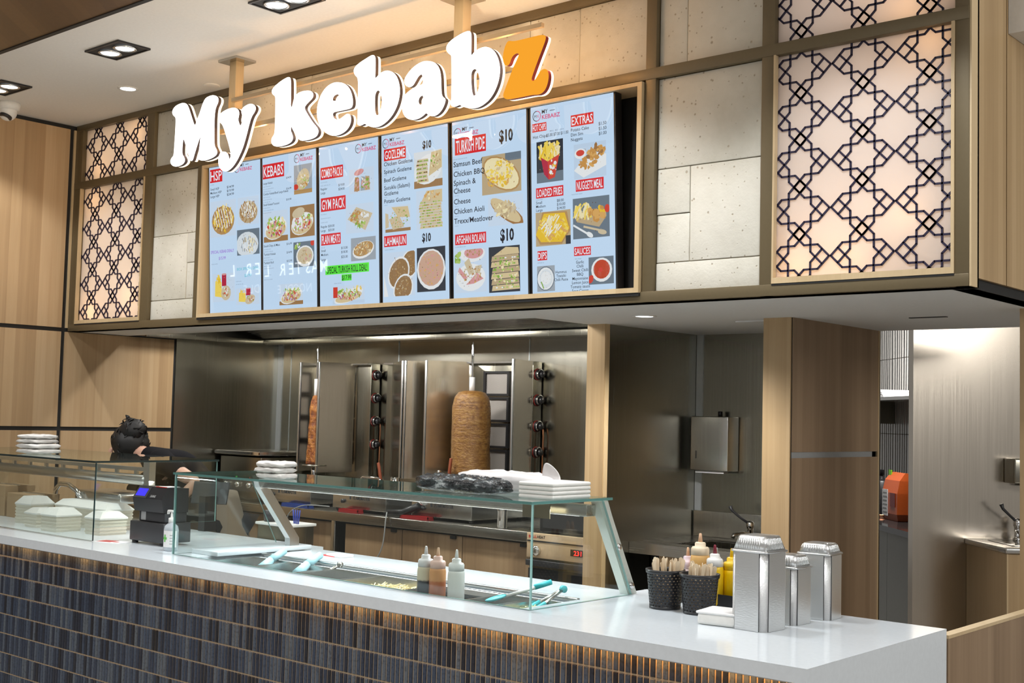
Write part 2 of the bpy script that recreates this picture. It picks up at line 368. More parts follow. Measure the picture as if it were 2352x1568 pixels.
# letter outlines in metres (x, z) on the sign plane
GLYPH = {"M":[[[-6.0698,3.4385],[-6.0387,3.4248],[-6.0208,3.4021],[-5.9992,3.3636],[-5.9776,3.3252],[-5.9574,3.2897],[-5.9433,3.2948],[-5.9356,3.3161],[-5.9075,3.3568],[-5.8842,3.406],[-5.8596,3.4326],[-5.8258,3.4395],[-5.7866,3.4392],[-5.7537,3.4279],[-5.7371,3.4109],[-5.7394,3.3908],[-5.7489,3.3781],[-5.7584,3.3653],[-5.7649,3.3458],[-5.7681,3.3148],[-5.767,3.2675],[-5.7644,3.22],[-5.7613,3.1725],[-5.756,3.1467],[-5.7414,3.1293],[-5.7278,3.1104],[-5.7355,3.0941],[-5.7683,3.0818],[-5.8251,3.0747],[-5.8726,3.0772],[-5.9008,3.0868],[-5.9097,3.0993],[-5.9072,3.1181],[-5.9009,3.1427],[-5.8951,3.1896],[-5.8913,3.2272],[-5.9075,3.2008],[-5.9264,3.165],[-5.9451,3.1258],[-5.9589,3.0918],[-5.972,3.0866],[-5.987,3.0941],[-6.011,3.1435],[-6.0361,3.1916],[-6.0598,3.2339],[-6.0678,3.1988],[-6.0683,3.1602],[-6.065,3.1356],[-6.0521,3.1244],[-6.0371,3.1049],[-6.0398,3.0885],[-6.0662,3.0755],[-6.1127,3.0711],[-6.1491,3.0769],[-6.1755,3.0946],[-6.1809,3.1154],[-6.168,3.1301],[-6.1507,3.1378],[-6.1476,3.1732],[-6.1456,3.2217],[-6.1435,3.2702],[-6.143,3.319],[-6.1437,3.3517],[-6.1503,3.3663],[-6.1706,3.3777],[-6.1831,3.3948],[-6.1772,3.4152],[-6.1521,3.4305],[-6.1138,3.4379]],[]],"y":[[[-5.7218,3.3176],[-5.702,3.3279],[-5.6568,3.3386],[-5.6114,3.341],[-5.5811,3.3375],[-5.5543,3.3246],[-5.5411,3.3042],[-5.5453,3.2832],[-5.5502,3.267],[-5.5406,3.2472],[-5.5268,3.2259],[-5.5162,3.2377],[-5.508,3.2565],[-5.51,3.2813],[-5.5218,3.3045],[-5.5203,3.3196],[-5.4964,3.3321],[-5.4625,3.3391],[-5.4331,3.3378],[-5.4072,3.3263],[-5.394,3.3073],[-5.4049,3.2877],[-5.4243,3.2722],[-5.4377,3.2528],[-5.4504,3.221],[-5.4629,3.1861],[-5.4798,3.1425],[-5.4971,3.105],[-5.5197,3.0711],[-5.5473,3.0376],[-5.5756,3.0127],[-5.6096,2.995],[-5.6394,2.9891],[-5.6807,2.9999],[-5.7069,3.0253],[-5.7162,3.0575],[-5.711,3.088],[-5.6927,3.1051],[-5.6621,3.1045],[-5.6349,3.0919],[-5.6215,3.0711],[-5.6158,3.0525],[-5.6052,3.0599],[-5.6015,3.081],[-5.6089,3.1035],[-5.6295,3.1494],[-5.6525,3.1927],[-5.6756,3.2362],[-5.6925,3.2604],[-5.7138,3.2739],[-5.7328,3.2894],[-5.734,3.3068]],[]],"k":[[[-5.1217,3.4364],[-5.1066,3.4208],[-5.1028,3.3723],[-5.1003,3.3081],[-5.0998,3.2699],[-5.0866,3.2679],[-5.0785,3.2978],[-5.0663,3.3242],[-5.0373,3.3374],[-4.9945,3.3399],[-4.9517,3.3353],[-4.9289,3.3248],[-4.9186,3.3086],[-4.923,3.2919],[-4.9486,3.2783],[-4.9745,3.2647],[-4.9881,3.2503],[-4.9752,3.2299],[-4.9441,3.1941],[-4.9106,3.1582],[-4.8778,3.1313],[-4.8679,3.111],[-4.8757,3.0907],[-4.9012,3.0802],[-4.9484,3.0759],[-5.0017,3.0779],[-5.0238,3.0905],[-5.0381,3.1057],[-5.0669,3.1376],[-5.0922,3.1727],[-5.0928,3.1446],[-5.0798,3.1252],[-5.0698,3.1028],[-5.0828,3.0827],[-5.1205,3.0734],[-5.1699,3.0711],[-5.2203,3.0763],[-5.2448,3.0926],[-5.2515,3.1121],[-5.2441,3.129],[-5.2268,3.1411],[-5.2228,3.1691],[-5.2246,3.2481],[-5.2271,3.3201],[-5.2304,3.3493],[-5.2535,3.36],[-5.2642,3.3796],[-5.2511,3.3956],[-5.2227,3.4098],[-5.1735,3.427]],[]],"e":[[[-4.7243,3.3422],[-4.6835,3.3309],[-4.6462,3.3046],[-4.6221,3.2665],[-4.6118,3.2279],[-4.6146,3.2041],[-4.627,3.1941],[-4.6667,3.1932],[-4.7169,3.1936],[-4.7584,3.1935],[-4.7629,3.1822],[-4.7533,3.1621],[-4.7299,3.151],[-4.7047,3.1512],[-4.6751,3.1623],[-4.6507,3.1719],[-4.6294,3.1632],[-4.6208,3.1384],[-4.6269,3.1124],[-4.6505,3.088],[-4.6907,3.0731],[-4.741,3.0696],[-4.7822,3.0801],[-4.8192,3.1004],[-4.8527,3.1296],[-4.8755,3.1672],[-4.8854,3.2066],[-4.8823,3.2477],[-4.8661,3.2867],[-4.8367,3.3202],[-4.8006,3.3393],[-4.76,3.3465]],[[[-4.7325,3.2834],[-4.717,3.277],[-4.7162,3.2612],[-4.7298,3.2496],[-4.7644,3.2507],[-4.7671,3.2648],[-4.7566,3.2786]]]],"b":[[[-4.4715,3.4381],[-4.4578,3.4263],[-4.4554,3.3848],[-4.4555,3.3392],[-4.4544,3.3153],[-4.4421,3.3227],[-4.423,3.3353],[-4.3974,3.3432],[-4.3672,3.3433],[-4.3359,3.3321],[-4.3095,3.3127],[-4.2891,3.2819],[-4.2778,3.2444],[-4.2774,3.2056],[-4.2903,3.1629],[-4.3141,3.1271],[-4.3469,3.0989],[-4.3855,3.0803],[-4.4198,3.0729],[-4.4547,3.0747],[-4.4814,3.0828],[-4.5016,3.0923],[-4.5199,3.1036],[-4.5387,3.0983],[-4.5574,3.0972],[-4.5744,3.1069],[-4.5723,3.128],[-4.5738,3.2049],[-4.5752,3.2819],[-4.5789,3.341],[-4.6013,3.3564],[-4.6147,3.3808],[-4.6043,3.4007],[-4.5682,3.4168],[-4.5197,3.43],[-4.4891,3.4381]],[[[-4.4281,3.255],[-4.4137,3.2446],[-4.4016,3.2156],[-4.3983,3.191],[-4.4053,3.1559],[-4.4174,3.1359],[-4.431,3.1285],[-4.4456,3.143],[-4.4507,3.1776],[-4.4525,3.2173],[-4.4501,3.2412],[-4.4398,3.2538]]]],"a":[[[-4.0921,3.3425],[-4.0547,3.3317],[-4.03,3.3144],[-4.011,3.2863],[-4.0028,3.2502],[-3.9999,3.2065],[-3.9966,3.1713],[-3.988,3.155],[-3.9699,3.1437],[-3.9712,3.1266],[-3.9859,3.1001],[-4.0088,3.0804],[-4.0371,3.0714],[-4.0612,3.0748],[-4.0804,3.0837],[-4.0935,3.0966],[-4.114,3.0838],[-4.1421,3.0746],[-4.1789,3.0725],[-4.2123,3.0815],[-4.2389,3.1],[-4.2547,3.1281],[-4.258,3.1552],[-4.2549,3.1814],[-4.2432,3.2004],[-4.2221,3.214],[-4.1935,3.2243],[-4.1569,3.2333],[-4.123,3.2353],[-4.1199,3.2488],[-4.1217,3.271],[-4.1318,3.2885],[-4.1546,3.2785],[-4.1722,3.2572],[-4.188,3.24],[-4.2105,3.2347],[-4.2326,3.2444],[-4.2484,3.2635],[-4.2451,3.2838],[-4.2227,3.3068],[-4.1905,3.328],[-4.1532,3.3415],[-4.1207,3.3459]],[[[-4.1201,3.1836],[-4.1139,3.1719],[-4.1143,3.1515],[-4.1236,3.1403],[-4.1345,3.1381],[-4.146,3.1483],[-4.1483,3.1654],[-4.1391,3.1792]]]],"b2":[[[-3.8307,3.4385],[-3.8181,3.4274],[-3.8153,3.3914],[-3.8149,3.3488],[-3.8141,3.3169],[-3.8038,3.325],[-3.7891,3.3357],[-3.7593,3.3445],[-3.7257,3.3452],[-3.695,3.3335],[-3.6685,3.3121],[-3.6491,3.2803],[-3.6369,3.2422],[-3.6356,3.206],[-3.6452,3.166],[-3.6658,3.1272],[-3.6942,3.0982],[-3.7276,3.0809],[-3.7608,3.0718],[-3.7946,3.0726],[-3.8213,3.0779],[-3.8444,3.0855],[-3.8611,3.0913],[-3.8757,3.1025],[-3.891,3.0994],[-3.9102,3.0965],[-3.9267,3.1018],[-3.9349,3.1122],[-3.9309,3.1402],[-3.9325,3.2119],[-3.9352,3.284],[-3.9385,3.3391],[-3.9438,3.3458],[-3.9619,3.3576],[-3.9745,3.3772],[-3.9693,3.3965],[-3.9464,3.4131],[-3.911,3.4252],[-3.8689,3.436]],[[[-3.79,3.256],[-3.7737,3.2442],[-3.7597,3.218],[-3.7549,3.1892],[-3.7594,3.159],[-3.7681,3.1388],[-3.7854,3.1285],[-3.7956,3.1318],[-3.804,3.1548],[-3.8092,3.1922],[-3.8116,3.2265],[-3.8074,3.2484]]]],"z":[[[-3.5868,3.3473],[-3.5579,3.339],[-3.5081,3.3381],[-3.4451,3.3388],[-3.3967,3.3387],[-3.3752,3.3312],[-3.3747,3.3161],[-3.3843,3.2936],[-3.407,3.2491],[-3.4297,3.2018],[-3.4505,3.1566],[-3.4477,3.1431],[-3.4348,3.1421],[-3.4246,3.1483],[-3.4087,3.1686],[-3.3954,3.1825],[-3.3749,3.1861],[-3.3603,3.1767],[-3.3529,3.1541],[-3.3555,3.1277],[-3.3649,3.102],[-3.3814,3.0831],[-3.4059,3.0762],[-3.4371,3.081],[-3.4894,3.0809],[-3.5423,3.0807],[-3.5852,3.0818],[-3.6079,3.092],[-3.6121,3.1084],[-3.5986,3.1366],[-3.5783,3.1773],[-3.5582,3.2179],[-3.5372,3.25],[-3.5231,3.2749],[-3.5347,3.283],[-3.5559,3.2785],[-3.5704,3.264],[-3.5797,3.2402],[-3.5939,3.2344],[-3.6093,3.2425],[-3.6192,3.2669],[-3.6183,3.2944],[-3.6084,3.323],[-3.5981,3.3405]],[]]}
# ---------------------------------------------------------------- the setting
struct('floor', MB().box(-22, 6, -9, 11, -.1, 0), FLOORM, 'beige mall floor')
struct('ceiling', MB().box(-8.3, 1.5, 3.225, 4.56, 3.65, 3.75), CEIL, 'white shop ceiling above the counter')
b = MB(); b.box(-12, 1.5, .4, 3.215, 3.615, 3.7, 0); b.box(-12, 1.5, 3.195, 3.222, 3.61, 3.72, 1)  # black strip painted in as the shadow line along the wood edge
struct('ceiling_concourse', b, [WOOD_DARK, BLACKJ], 'dark wood concourse ceiling')
# left wall: timber panels with black shadow joints, steel lining inside the kitchen
wl = struct('wall_left', MB().box(-8.12, -8.035, 3.3, 5.39, 0, 3.65), BLACKJ, 'oak panelled side wall with black joints')
for y0, y1 in ((3.3, 4.452), (4.484, 5.368)):
    for z0, z1 in ((.02, 1.508), (1.536, 2.196), (2.224, 3.62)):
        if y0 > 4 and z0 > 2.2: continue
        slab('wall_panel', WOOD_WALL, -8.04, -8.02, y0, y1, z0, z1, wl)
slab('edge_strip', WOOD_TRIM, -8.04, -8.022, 4.484, 4.5, 2.224, 3.62, wl)
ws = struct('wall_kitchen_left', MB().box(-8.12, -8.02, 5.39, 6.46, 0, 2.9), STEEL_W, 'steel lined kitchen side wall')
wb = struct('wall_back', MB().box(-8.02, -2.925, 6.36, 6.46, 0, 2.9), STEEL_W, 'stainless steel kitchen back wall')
for x in (-7.86, -6.62, -5.36): slab('joint_strip', TRIMST, x-.003, x+.003, 6.356, 6.362, 1.0, 2.3, wb)
slab('corner_strip', TRIMST, -8.02, -7.965, 6.352, 6.362, 1.0, 2.25, wb)
slab('corner_strip', TRIMST, -4.04, -3.995, 6.352, 6.362, 1.0, 2.2, wb)
b = MB(); b.box(-4.158, -4.042, 5.47, 6.36, 0, 2.2)
wp = struct('wall_partition', b, STEEL_W, 'steel clad partition beside the sink alcove')
slab('end_post', WOOD_COL, -4.162, -4.04, 5.43, 5.472, 0, 2.2, wp)
slab('end_edge', WOOD_TRIM, -4.0405, -4.036, 5.435, 5.468, 0, 2.2, wp)
# soffit of the bulkhead
b = MB(); b.box(-8.02, -4.16, 4.52, 4.97, 2.2, 2.24); b.box(-4.16, -1.72, 4.52, 6.44, 2.2, 2.24)
sf = struct('ceiling_soffit', b, SOFF, 'pale soffit under the bulkhead')
slab('access_hatch', SOFF, -3.3, -2.95, 5.55, 5.85, 2.194, 2.2, sf)
# bulkhead front: bronze grid, limestone blocks
STONEJ = plain('stone_joint', (.42, .38, .30), .9)
bk = struct('wall_front', MB().box(-8.02, -1.72, 4.80, 4.83, 2.24, 3.65), BLACKJ, 'bulkhead front with bronze grid and stone')
def fr(n, x0, x1, z0, z1, y0=4.5, y1=4.56, m=None): return slab(n, m or BRONZE, x0, x1, y0, y1, z0, z1, bk, .0015)
for x0, x1 in ((-8.02, -7.932), (-7.131, -7.045), (-3.152, -3.097), (-2.566, -2.508), (-1.754, -1.70)): fr('frame_post', x0, x1, 2.2, 3.65, 4.5, 4.6)
fr('frame_post', -6.543, -6.484, 2.2, 3.25)
fr('frame_rail', -8.02, -1.70, 2.2, 2.247, 4.498, 4.6)
fr('frame_rail', -8.02, -1.70, 3.611, 3.65, 4.498, 4.6)
fr('frame_rail', -8.02, -1.70, 3.197, 3.246, 4.497, 4.6)
def stone(x0, x1, z0, z1, dy=0):
    bb = MB(); n = 5; g = .0018
    bb.box(x0+g, x1-g, 4.524+dy, 4.56, z0+g, z1-g, 0, None, .003); bb.build('stone_block', STONE, bk)
slab('stone_backing', STONEJ, -7.05, -6.5, 4.535, 4.57, 2.24, 3.62, bk)
slab('stone_backing', STONEJ, -6.5, -3.1, 4.535, 4.57, 3.22, 3.62, bk)
slab('stone_backing', STONEJ, -3.1, -2.55, 4.535, 4.57, 2.24, 3.62, bk)
# left column
stone(-7.045, -6.543, 2.247, 2.372); stone(-7.045, -6.66, 2.372, 2.79); stone(-6.66, -6.543, 2.372, 2.60, .003); stone(-6.66, -6.543, 2.60, 2.79); stone(-7.045, -6.543, 2.79, 3.197, .002)
stone(-7.045, -6.52, 3.246, 3.611)
for x0, x1, d in ((-6.52, -5.5, 0), (-5.5, -4.62, .003), (-4.62, -3.86, 0), (-3.86, -3.55, .003), (-3.55, -3.152, 0)):
    stone(x0, x1, 3.246, 3.611, d)
stone(-3.097, -2.566, 2.235, 2.372); stone(-3.097, -2.925, 2.372, 2.585, .003); stone(-3.097, -2.925, 2.585, 2.79); stone(-2.925, -2.566, 2.372, 2.79, .002); stone(-3.097, -2.566, 2.79, 3.197)
stone(-3.097, -2.95, 3.246, 3.611, .002); stone(-2.95, -2.566, 3.246, 3.611)
# bulkhead return on the right
wr = struct('wall_bulkhead_return', MB().box(-1.80, -1.715, 4.6, 5.6, 2.2, 4.2), BLACKJ, 'oak panelled return of the bulkhead')
slab('edge_strip', WOOD_TRIM, -1.699, -1.692, 4.502, 4.563, 2.2, 4.2, wr)
slab('wall_panel', WOOD_COL, -1.72, -1.70, 4.565, 4.886, 2.238, 4.2, wr)
slab('wall_panel', WOOD_COL, -1.72, -1.70, 4.896, 5.6, 2.238, 4.2, wr)
struct('wall_mall_bulkhead', MB().box(-1.698, 1.5, 4.905, 6.5, 3.24, 4.6), CEIL, 'white mall bulkhead at the upper right')
struct('wall_right_post', MB().box(-1.835, -1.70, 5.44, 5.62, 0, 2.2), WOOD_COL, 'oak post at the right edge')
# tall column and walnut store doors
cl = struct('wall_column', MB().box(-3.08, -2.93, 5.45, 6.36, 0, 2.2), WOOD_COL, 'oak faced column')
slab('recess', BLACKJ, -2.932, -2.927, 5.46, 6.43, 0, 2.2, cl)
d1 = slab('door_1', WOOD_PANEL, -2.93, -2.922, 5.462, 6.425, 0, 1.514); d1['kind'] = 'structure'; d1['label'] = 'lower walnut cupboard door'
d2 = slab('door_2', WOOD_PANEL, -2.93, -2.922, 5.462, 6.425, 1.543, 2.2); d2['kind'] = 'structure'; d2['label'] = 'upper walnut cupboard door'
slab('finger_pull', GREYP, -2.9285, -2.925, 5.462, 6.405, 1.514, 1.543, cl)
slab('door_edge', WOOD_TRIM, -2.94, -2.92, 6.425, 6.437, 0, 2.2, cl)
# low timber wall running back from the counter end
lw_ = struct('wall_low', MB().box(-1.735, -1.703, 4.325, 5.44, 0, .945), WOOD_PANEL, 'low timber wall beside the counter end')
slab('capping', WOOD_TRIM, -1.738, -1.700, 4.325, 5.44, .945, .957, lw_)
# back room, turned 45 degrees
RA = Vector((-.69, .724, 0)); RB = Vector((.724, .69, 0))
def RM(P): return Matrix(((RB.x, RA.x, 0, P[0]), (RB.y, RA.y, 0, P[1]), (0, 0, 1, P[2]), (0, 0, 0, 1)))   # local x along RB, y along RA
def mk_wave():
    t = NT('wavy_tile'); w = t.n('ShaderNodeTexWave'); t.t.links.new(t.pos((1, 1, .12)), w.inputs['Vector']); w.inputs['Scale'].default_value = 9; w.inputs['Distortion'].default_value = 5; w.inputs['Detail'].default_value = 1; w.inputs['Detail Scale'].default_value = .6
    t.pbr((.72, .70, .66), .25, 0, t.bump(w.outputs['Fac'], .9, .03)); return t.m
WAVE = mk_wave()
mw = RM((-3.7+.434, 8.205+.414, 0))
tw = struct('wall_back_room', MB().box(.02, .1, -2, 3, 0, 3.2, 0, mw), GROUT, 'textured white tiled wall of the back room')
for z0, z1 in ((1.0, 1.617), (1.622, 2.228), (2.233, 2.84)):
    for k in range(6):
        bb = MB(); bb.box(0, .02, -.8+k*.6, -.8+k*.6+.596, z0, z1, 0, mw); bb.build('wall_tile', WAVE, tw)
st = struct('wall_steel_return', MB().box(0, 1.3, 0, .067, 0, 3.24, 0, RM((-2.862, 6.75, 0))), STEEL_R, 'stainless steel return wall beside the back room door')
struct('wall_mall_back', MB().box(-1.2, 6, 9.6, 9.7, 0, 5), CEIL, 'pale mall wall far behind the shop')
struct('ceiling_back_room', MB().box(-6, 1.5, 6.5, 10.4, 3.24, 3.3), CEIL, 'back room ceiling')
struct('wall_mall_end', MB().box(-22, -21.9, -9, 11, 0, 5), FLOORM, 'far mall wall')
# ---------------------------------------------------------------- backlit lattice panels
def lattice(x0, x1, z0, z1, cx, cz, label, trim):
    t = thing('lattice_panel', label, 'lattice panel', ((x0+x1)/2, 4.55, z0), group='backlit lattice panels in the bulkhead')
    ox, oz = (x0+x1)/2, z0
    R = .0708; HP = .2700; VP = .194; w = .0078; kx = HP/2/R-.05; hh = (kx-1)/2; hv = (VP/R-2)/2
    segs = []
    def q(a, b): segs.append((a, b))
    base = [((0, 1), (.3, .7)), ((.3, .7), (kx-.7, .7)), ((kx-.7, .7), (kx, 0)), ((1+hh, hh), (1, 0)), ((1, 0), (.7, .3)), ((.7, .3), (.7, .3+2*hv)), ((.7, .3+2*hv), (0, 1+2*hv)), ((hv, 1+hv), (0, 1))]
    lat = MB(); ni = range(-4, 5); nj = range(-7, 8); seen = set()
    def clip(p, r):
        (ax, az), (bx, bz) = p, r; t0, t1 = 0.0, 1.0
        for d, lo, hi, s in ((bx-ax, x0, x1, ax), (bz-az, z0, z1, az)):
            if abs(d) < 1e-9:
                if s < lo or s > hi: return None
                continue
            u, v = (lo-s)/d, (hi-s)/d
            if u > v: u, v = v, u
            t0, t1 = max(t0, u), min(t1, v)
        if t1-t0 < 1e-3: return None
        return ((ax+(bx-ax)*t0, az+(bz-az)*t0), (ax+(bx-ax)*t1, az+(bz-az)*t1))
    for i in ni:
        for j in nj:
            for sx in (1, -1):
                for sz in (1, -1):
                    for (a, c) in base:
                        p = (cx+i*HP+sx*a[0]*R, cz+j*VP+sz*a[1]*R); r = (cx+i*HP+sx*c[0]*R, cz+j*VP+sz*c[1]*R)
                        cc = clip(p, r)
                        if cc is None: continue
                        key = tuple(sorted((tuple(round(v, 3) for v in cc[0]), tuple(round(v, 3) for v in cc[1]))))
                        if key in seen: continue
                        seen.add(key)
                        A, B = Vector((cc[0][0], 0, cc[0][1])), Vector((cc[1][0], 0, cc[1][1])); d = (B-A).normalized(); n = Vector((-d.z, 0, d.x))*w/2; e = d*w*.25
                        P4 = [A-e-n, B+e-n, B+e+n, A-e+n]
                        vs = [(p_.x-ox, -.024, p_.z-oz) for p_ in P4]+[(p_.x-ox, -.018, p_.z-oz) for p_ in P4]
                        lat.add(vs, [(0, 1, 2, 3), (4, 7, 6, 5), (0, 4, 5, 1), (1, 5, 6, 2), (2, 6, 7, 3), (3, 7, 4, 0)])
    lat.build('lattice', NAVY, t)
    MB().box(x0-ox, x1-ox, -.018, -.012, 0, z1-z0).build('acrylic_sheet', ACRYL, t)
    bx = MB(); h = z1-z0; a, c = x0-ox-.01, x1-ox+.01
    bx.box(a, c, .185, .19, -.01, h+.01); bx.box(a, a+.005, -.01, .19, 0, h); bx.box(c-.005, c, -.01, .19, 0, h); bx.box(a, c, -.01, .19, -.01, -.004); bx.box(a, c, -.01, .19, h+.004, h+.01)
    bx.build('light_box', WHITEP, t)
    if trim:
        f = .02
        for n, (p0, p1, r0, r1) in (('t', (x0-ox, x1-ox, -.004, f)), ('l', (x0-ox, x0-ox+.008, f, h)), ('r', (x1-ox-.012, x1-ox, f, h))):
            bb = MB(); bb.box(p0, p1, -.056, -.03, r0, r1); bb.build('trim', WOOD_TRIM, t)
        bb = MB(); bb.box(x0-ox, x1-ox, -.054, -.03, -.012, -.004); bb.build('shadow_strip', BLACKJ, t)  # solid black strip stands for the shadow gap below the trim
    return t
def bulb(x, z, e, col=(1, .56, .24), y=4.63):
    d = bpy.data.lights.new('panel_led', 'POINT'); d.energy = e; d.color = col; d.shadow_soft_size = .03
    o = bpy.data.objects.new('panel_led', d); COL.objects.link(o); o.location = (x, y, z)
WARMW = (1, .74, .48)
lattice(-7.932, -7.131, 3.246, 3.611, -7.782, 3.496, 'small upper lattice panel beside the oak wall, backlit, dark star fretwork', False)
lattice(-7.932, -7.131, 2.253, 3.197, -7.782, 3.108, 'tall lower lattice panel beside the oak wall, backlit, dark star fretwork', True)
lattice(-2.508, -1.754, 3.246, 3.611, -1.861, 3.385, 'upper lattice panel at the right bulkhead corner, cut by the photo edge', False)
lattice(-2.508, -1.754, 2.253, 3.197, -1.861, 3.128, 'large lower lattice panel at the right bulkhead corner, dark star fretwork', True)
for x, z, wd, hh, e in ((-7.53, 3.43, .7, .3, .9), (-7.53, 2.72, .7, .85, 2.0), (-2.13, 3.43, .66, .3, .75), (-2.13, 2.75, .66, .8, 1.6)):
    area('panel_backlight', (x, 4.715, z), (x, 4.0, z), wd, hh, e, (1, .76, .56) if x < -5 else (1, .82, .75))
for x, z, e in ((-7.8, 2.33, .5), (-7.3, 2.4, .5), (-7.8, 3.1, .4), (-7.3, 3.52, .35), (-7.75, 3.3, .35), (-2.43, 2.31, .75), (-2.2, 2.33, .6), (-1.95, 2.5, .35), (-1.85, 3.16, .75), (-1.95, 3.3, .6)):
    bulb(x, z, e)
# ---------------------------------------------------------------- hanging sign
sg = thing('hanging_sign', 'glowing white and orange channel letter sign hung from the ceiling', 'sign', (-4.6, 4.1, 2.9))
O = Vector((-4.6, 4.1, 2.9))
for nm, (ol, hs) in GLYPH.items():
    # outlines run with metres; smoothed into round Cooper style strokes
    o2 = smooth_loop([(x-O.x, z-O.z) for x, z in ol], 2); h2 = [smooth_loop([(x-O.x, z-O.z) for x, z in h], 2) for h in hs]
    oz = nm == 'z'
    b = MB(); b.prism(o2, -.040, -.0375, 0, 0, None, h2); b.prism(o2, -.0375, -.018, 1, 1, None, h2)
    lo = b.build('letter', [L_ORANGE if oz else L_WHITE, L_SIDEO if oz else L_SIDE], sg, fixn=True)
    b = MB(); b.prism(o2, -.018, -.003, 0, 0, None, h2); b.build('halo_edge', L_HALO, lo, fixn=True)
    b = MB(); b.prism(o2, -.003, -.0015, 0, 0, None, h2); b.build('back_glow', L_BACK, lo, fixn=True)
RAILM = plain('sign_rail', (.42, .32, .2), .5, .3)
for x, z in ((-5.75, 3.2), (-5.5, 3.2), (-5.05, 3.25), (-4.72, 3.25), (-4.4, 3.27), (-4.1, 3.28), (-3.72, 3.32), (-3.4, 3.32)):
    d = bpy.data.lights.new('letter_backlight', 'POINT'); d.energy = 1.5; d.color = (1, .54, .22); d.shadow_soft_size = .006
    o = bpy.data.objects.new('letter_backlight', d); COL.objects.link(o); o.location = (x, 4.19, z)
b = MB(); b.box(-1.2, 1.15, .02, .04, .33, .355); b.build('mounting_rail', RAILM, sg)
b = MB(); b.box(-1.1, 1.15, .02, .04, .50, .52); b.build('mounting_rail', RAILM, sg)
for x in (-5.724, -3.976):
    b = MB(); b.box(x-O.x-.03, x-O.x+.03, .04, .095, .33, .745, 0, None, .003); b.build('hanger_post', WOOD_TRIM, sg)
    b = MB(); b.box(x-O.x-.085, x-O.x+.085, .0, .135, .737, .75); b.build('ceiling_plate', STEEL, sg)
# ---------------------------------------------------------------- menu screens in a timber surround
ms = thing('menu_board_surround', 'timber edged recess holding the row of menu screens', 'surround', (-4.82, 4.5, 2.24))
def sl(n, m, x0, x1, y0, y1, z0, z1): 
    bb = MB(); bb.box(x0+4.82, x1+4.82, y0-4.5, y1-4.5, z0-2.24, z1-2.24); return bb.build(n, m, ms)
X0, X1, Z0, Z1 = -6.476, -3.16, 2.243, 3.19
sl('trim', WOOD_TRIM, X0, X1, 4.482, 4.63, Z0, Z0+.022); sl('trim', WOOD_TRIM, X0, X1, 4.482, 4.63, Z1-.018, Z1)
sl('trim', WOOD_TRIM, X0, X0+.018, 4.482, 4.63, Z0+.022, Z1-.018); sl('trim', WOOD_TRIM, X1-.024, X1, 4.482, 4.63, Z0+.022, Z1-.018)
sl('shadow_strip', BLACKJ, X0, X1, 4.486, 4.51, Z0-.014, Z0); sl('backing', BLACKJ, X0, X1, 4.632, 4.65, Z0, Z1)  # black strip under the trim is a painted shadow line
# flat pictures shown on the screens: small food drawings in print colours
PAL = {'cream': (.54, .46, .31), 'bread': (.58, .47, .27), 'toast': (.40, .24, .09), 'white': (.70, .73, .74), 'plate': (.60, .66, .70), 'yel': (.70, .46, .03), 'yel2': (.76, .58, .10), 'pale': (.74, .66, .40), 'brown': (.30, .15, .05), 'nug': (.50, .25, .06), 'nug2': (.60, .34, .10), 'char': (.12, .06, .03), 'grn': (.20, .36, .05), 'grn2': (.36, .50, .12), 'red': (.55, .05, .03), 'red2': (.40, .02, .05), 'purp': (.30, .10, .28), 'meat': (.40, .22, .10), 'bg': (.46, .58, .72), 'bgl': (.52, .63, .76), 'slate': (.13, .17, .21), 'dark': (.03, .035, .045), 'wood': (.30, .17, .07), 'tan': (.44, .34, .20), 'pink': (.58, .28, .28), 'lah': (.26, .15, .06), 'lah2': (.36, .23, .09), 'mince': (.52, .33, .24), 'sauce': (.46, .05, .015), 'grey': (.30, .34, .38)}
PALK = list(PAL)
PALM = [scr('picture_'+k, v) for k, v in PAL.items()]
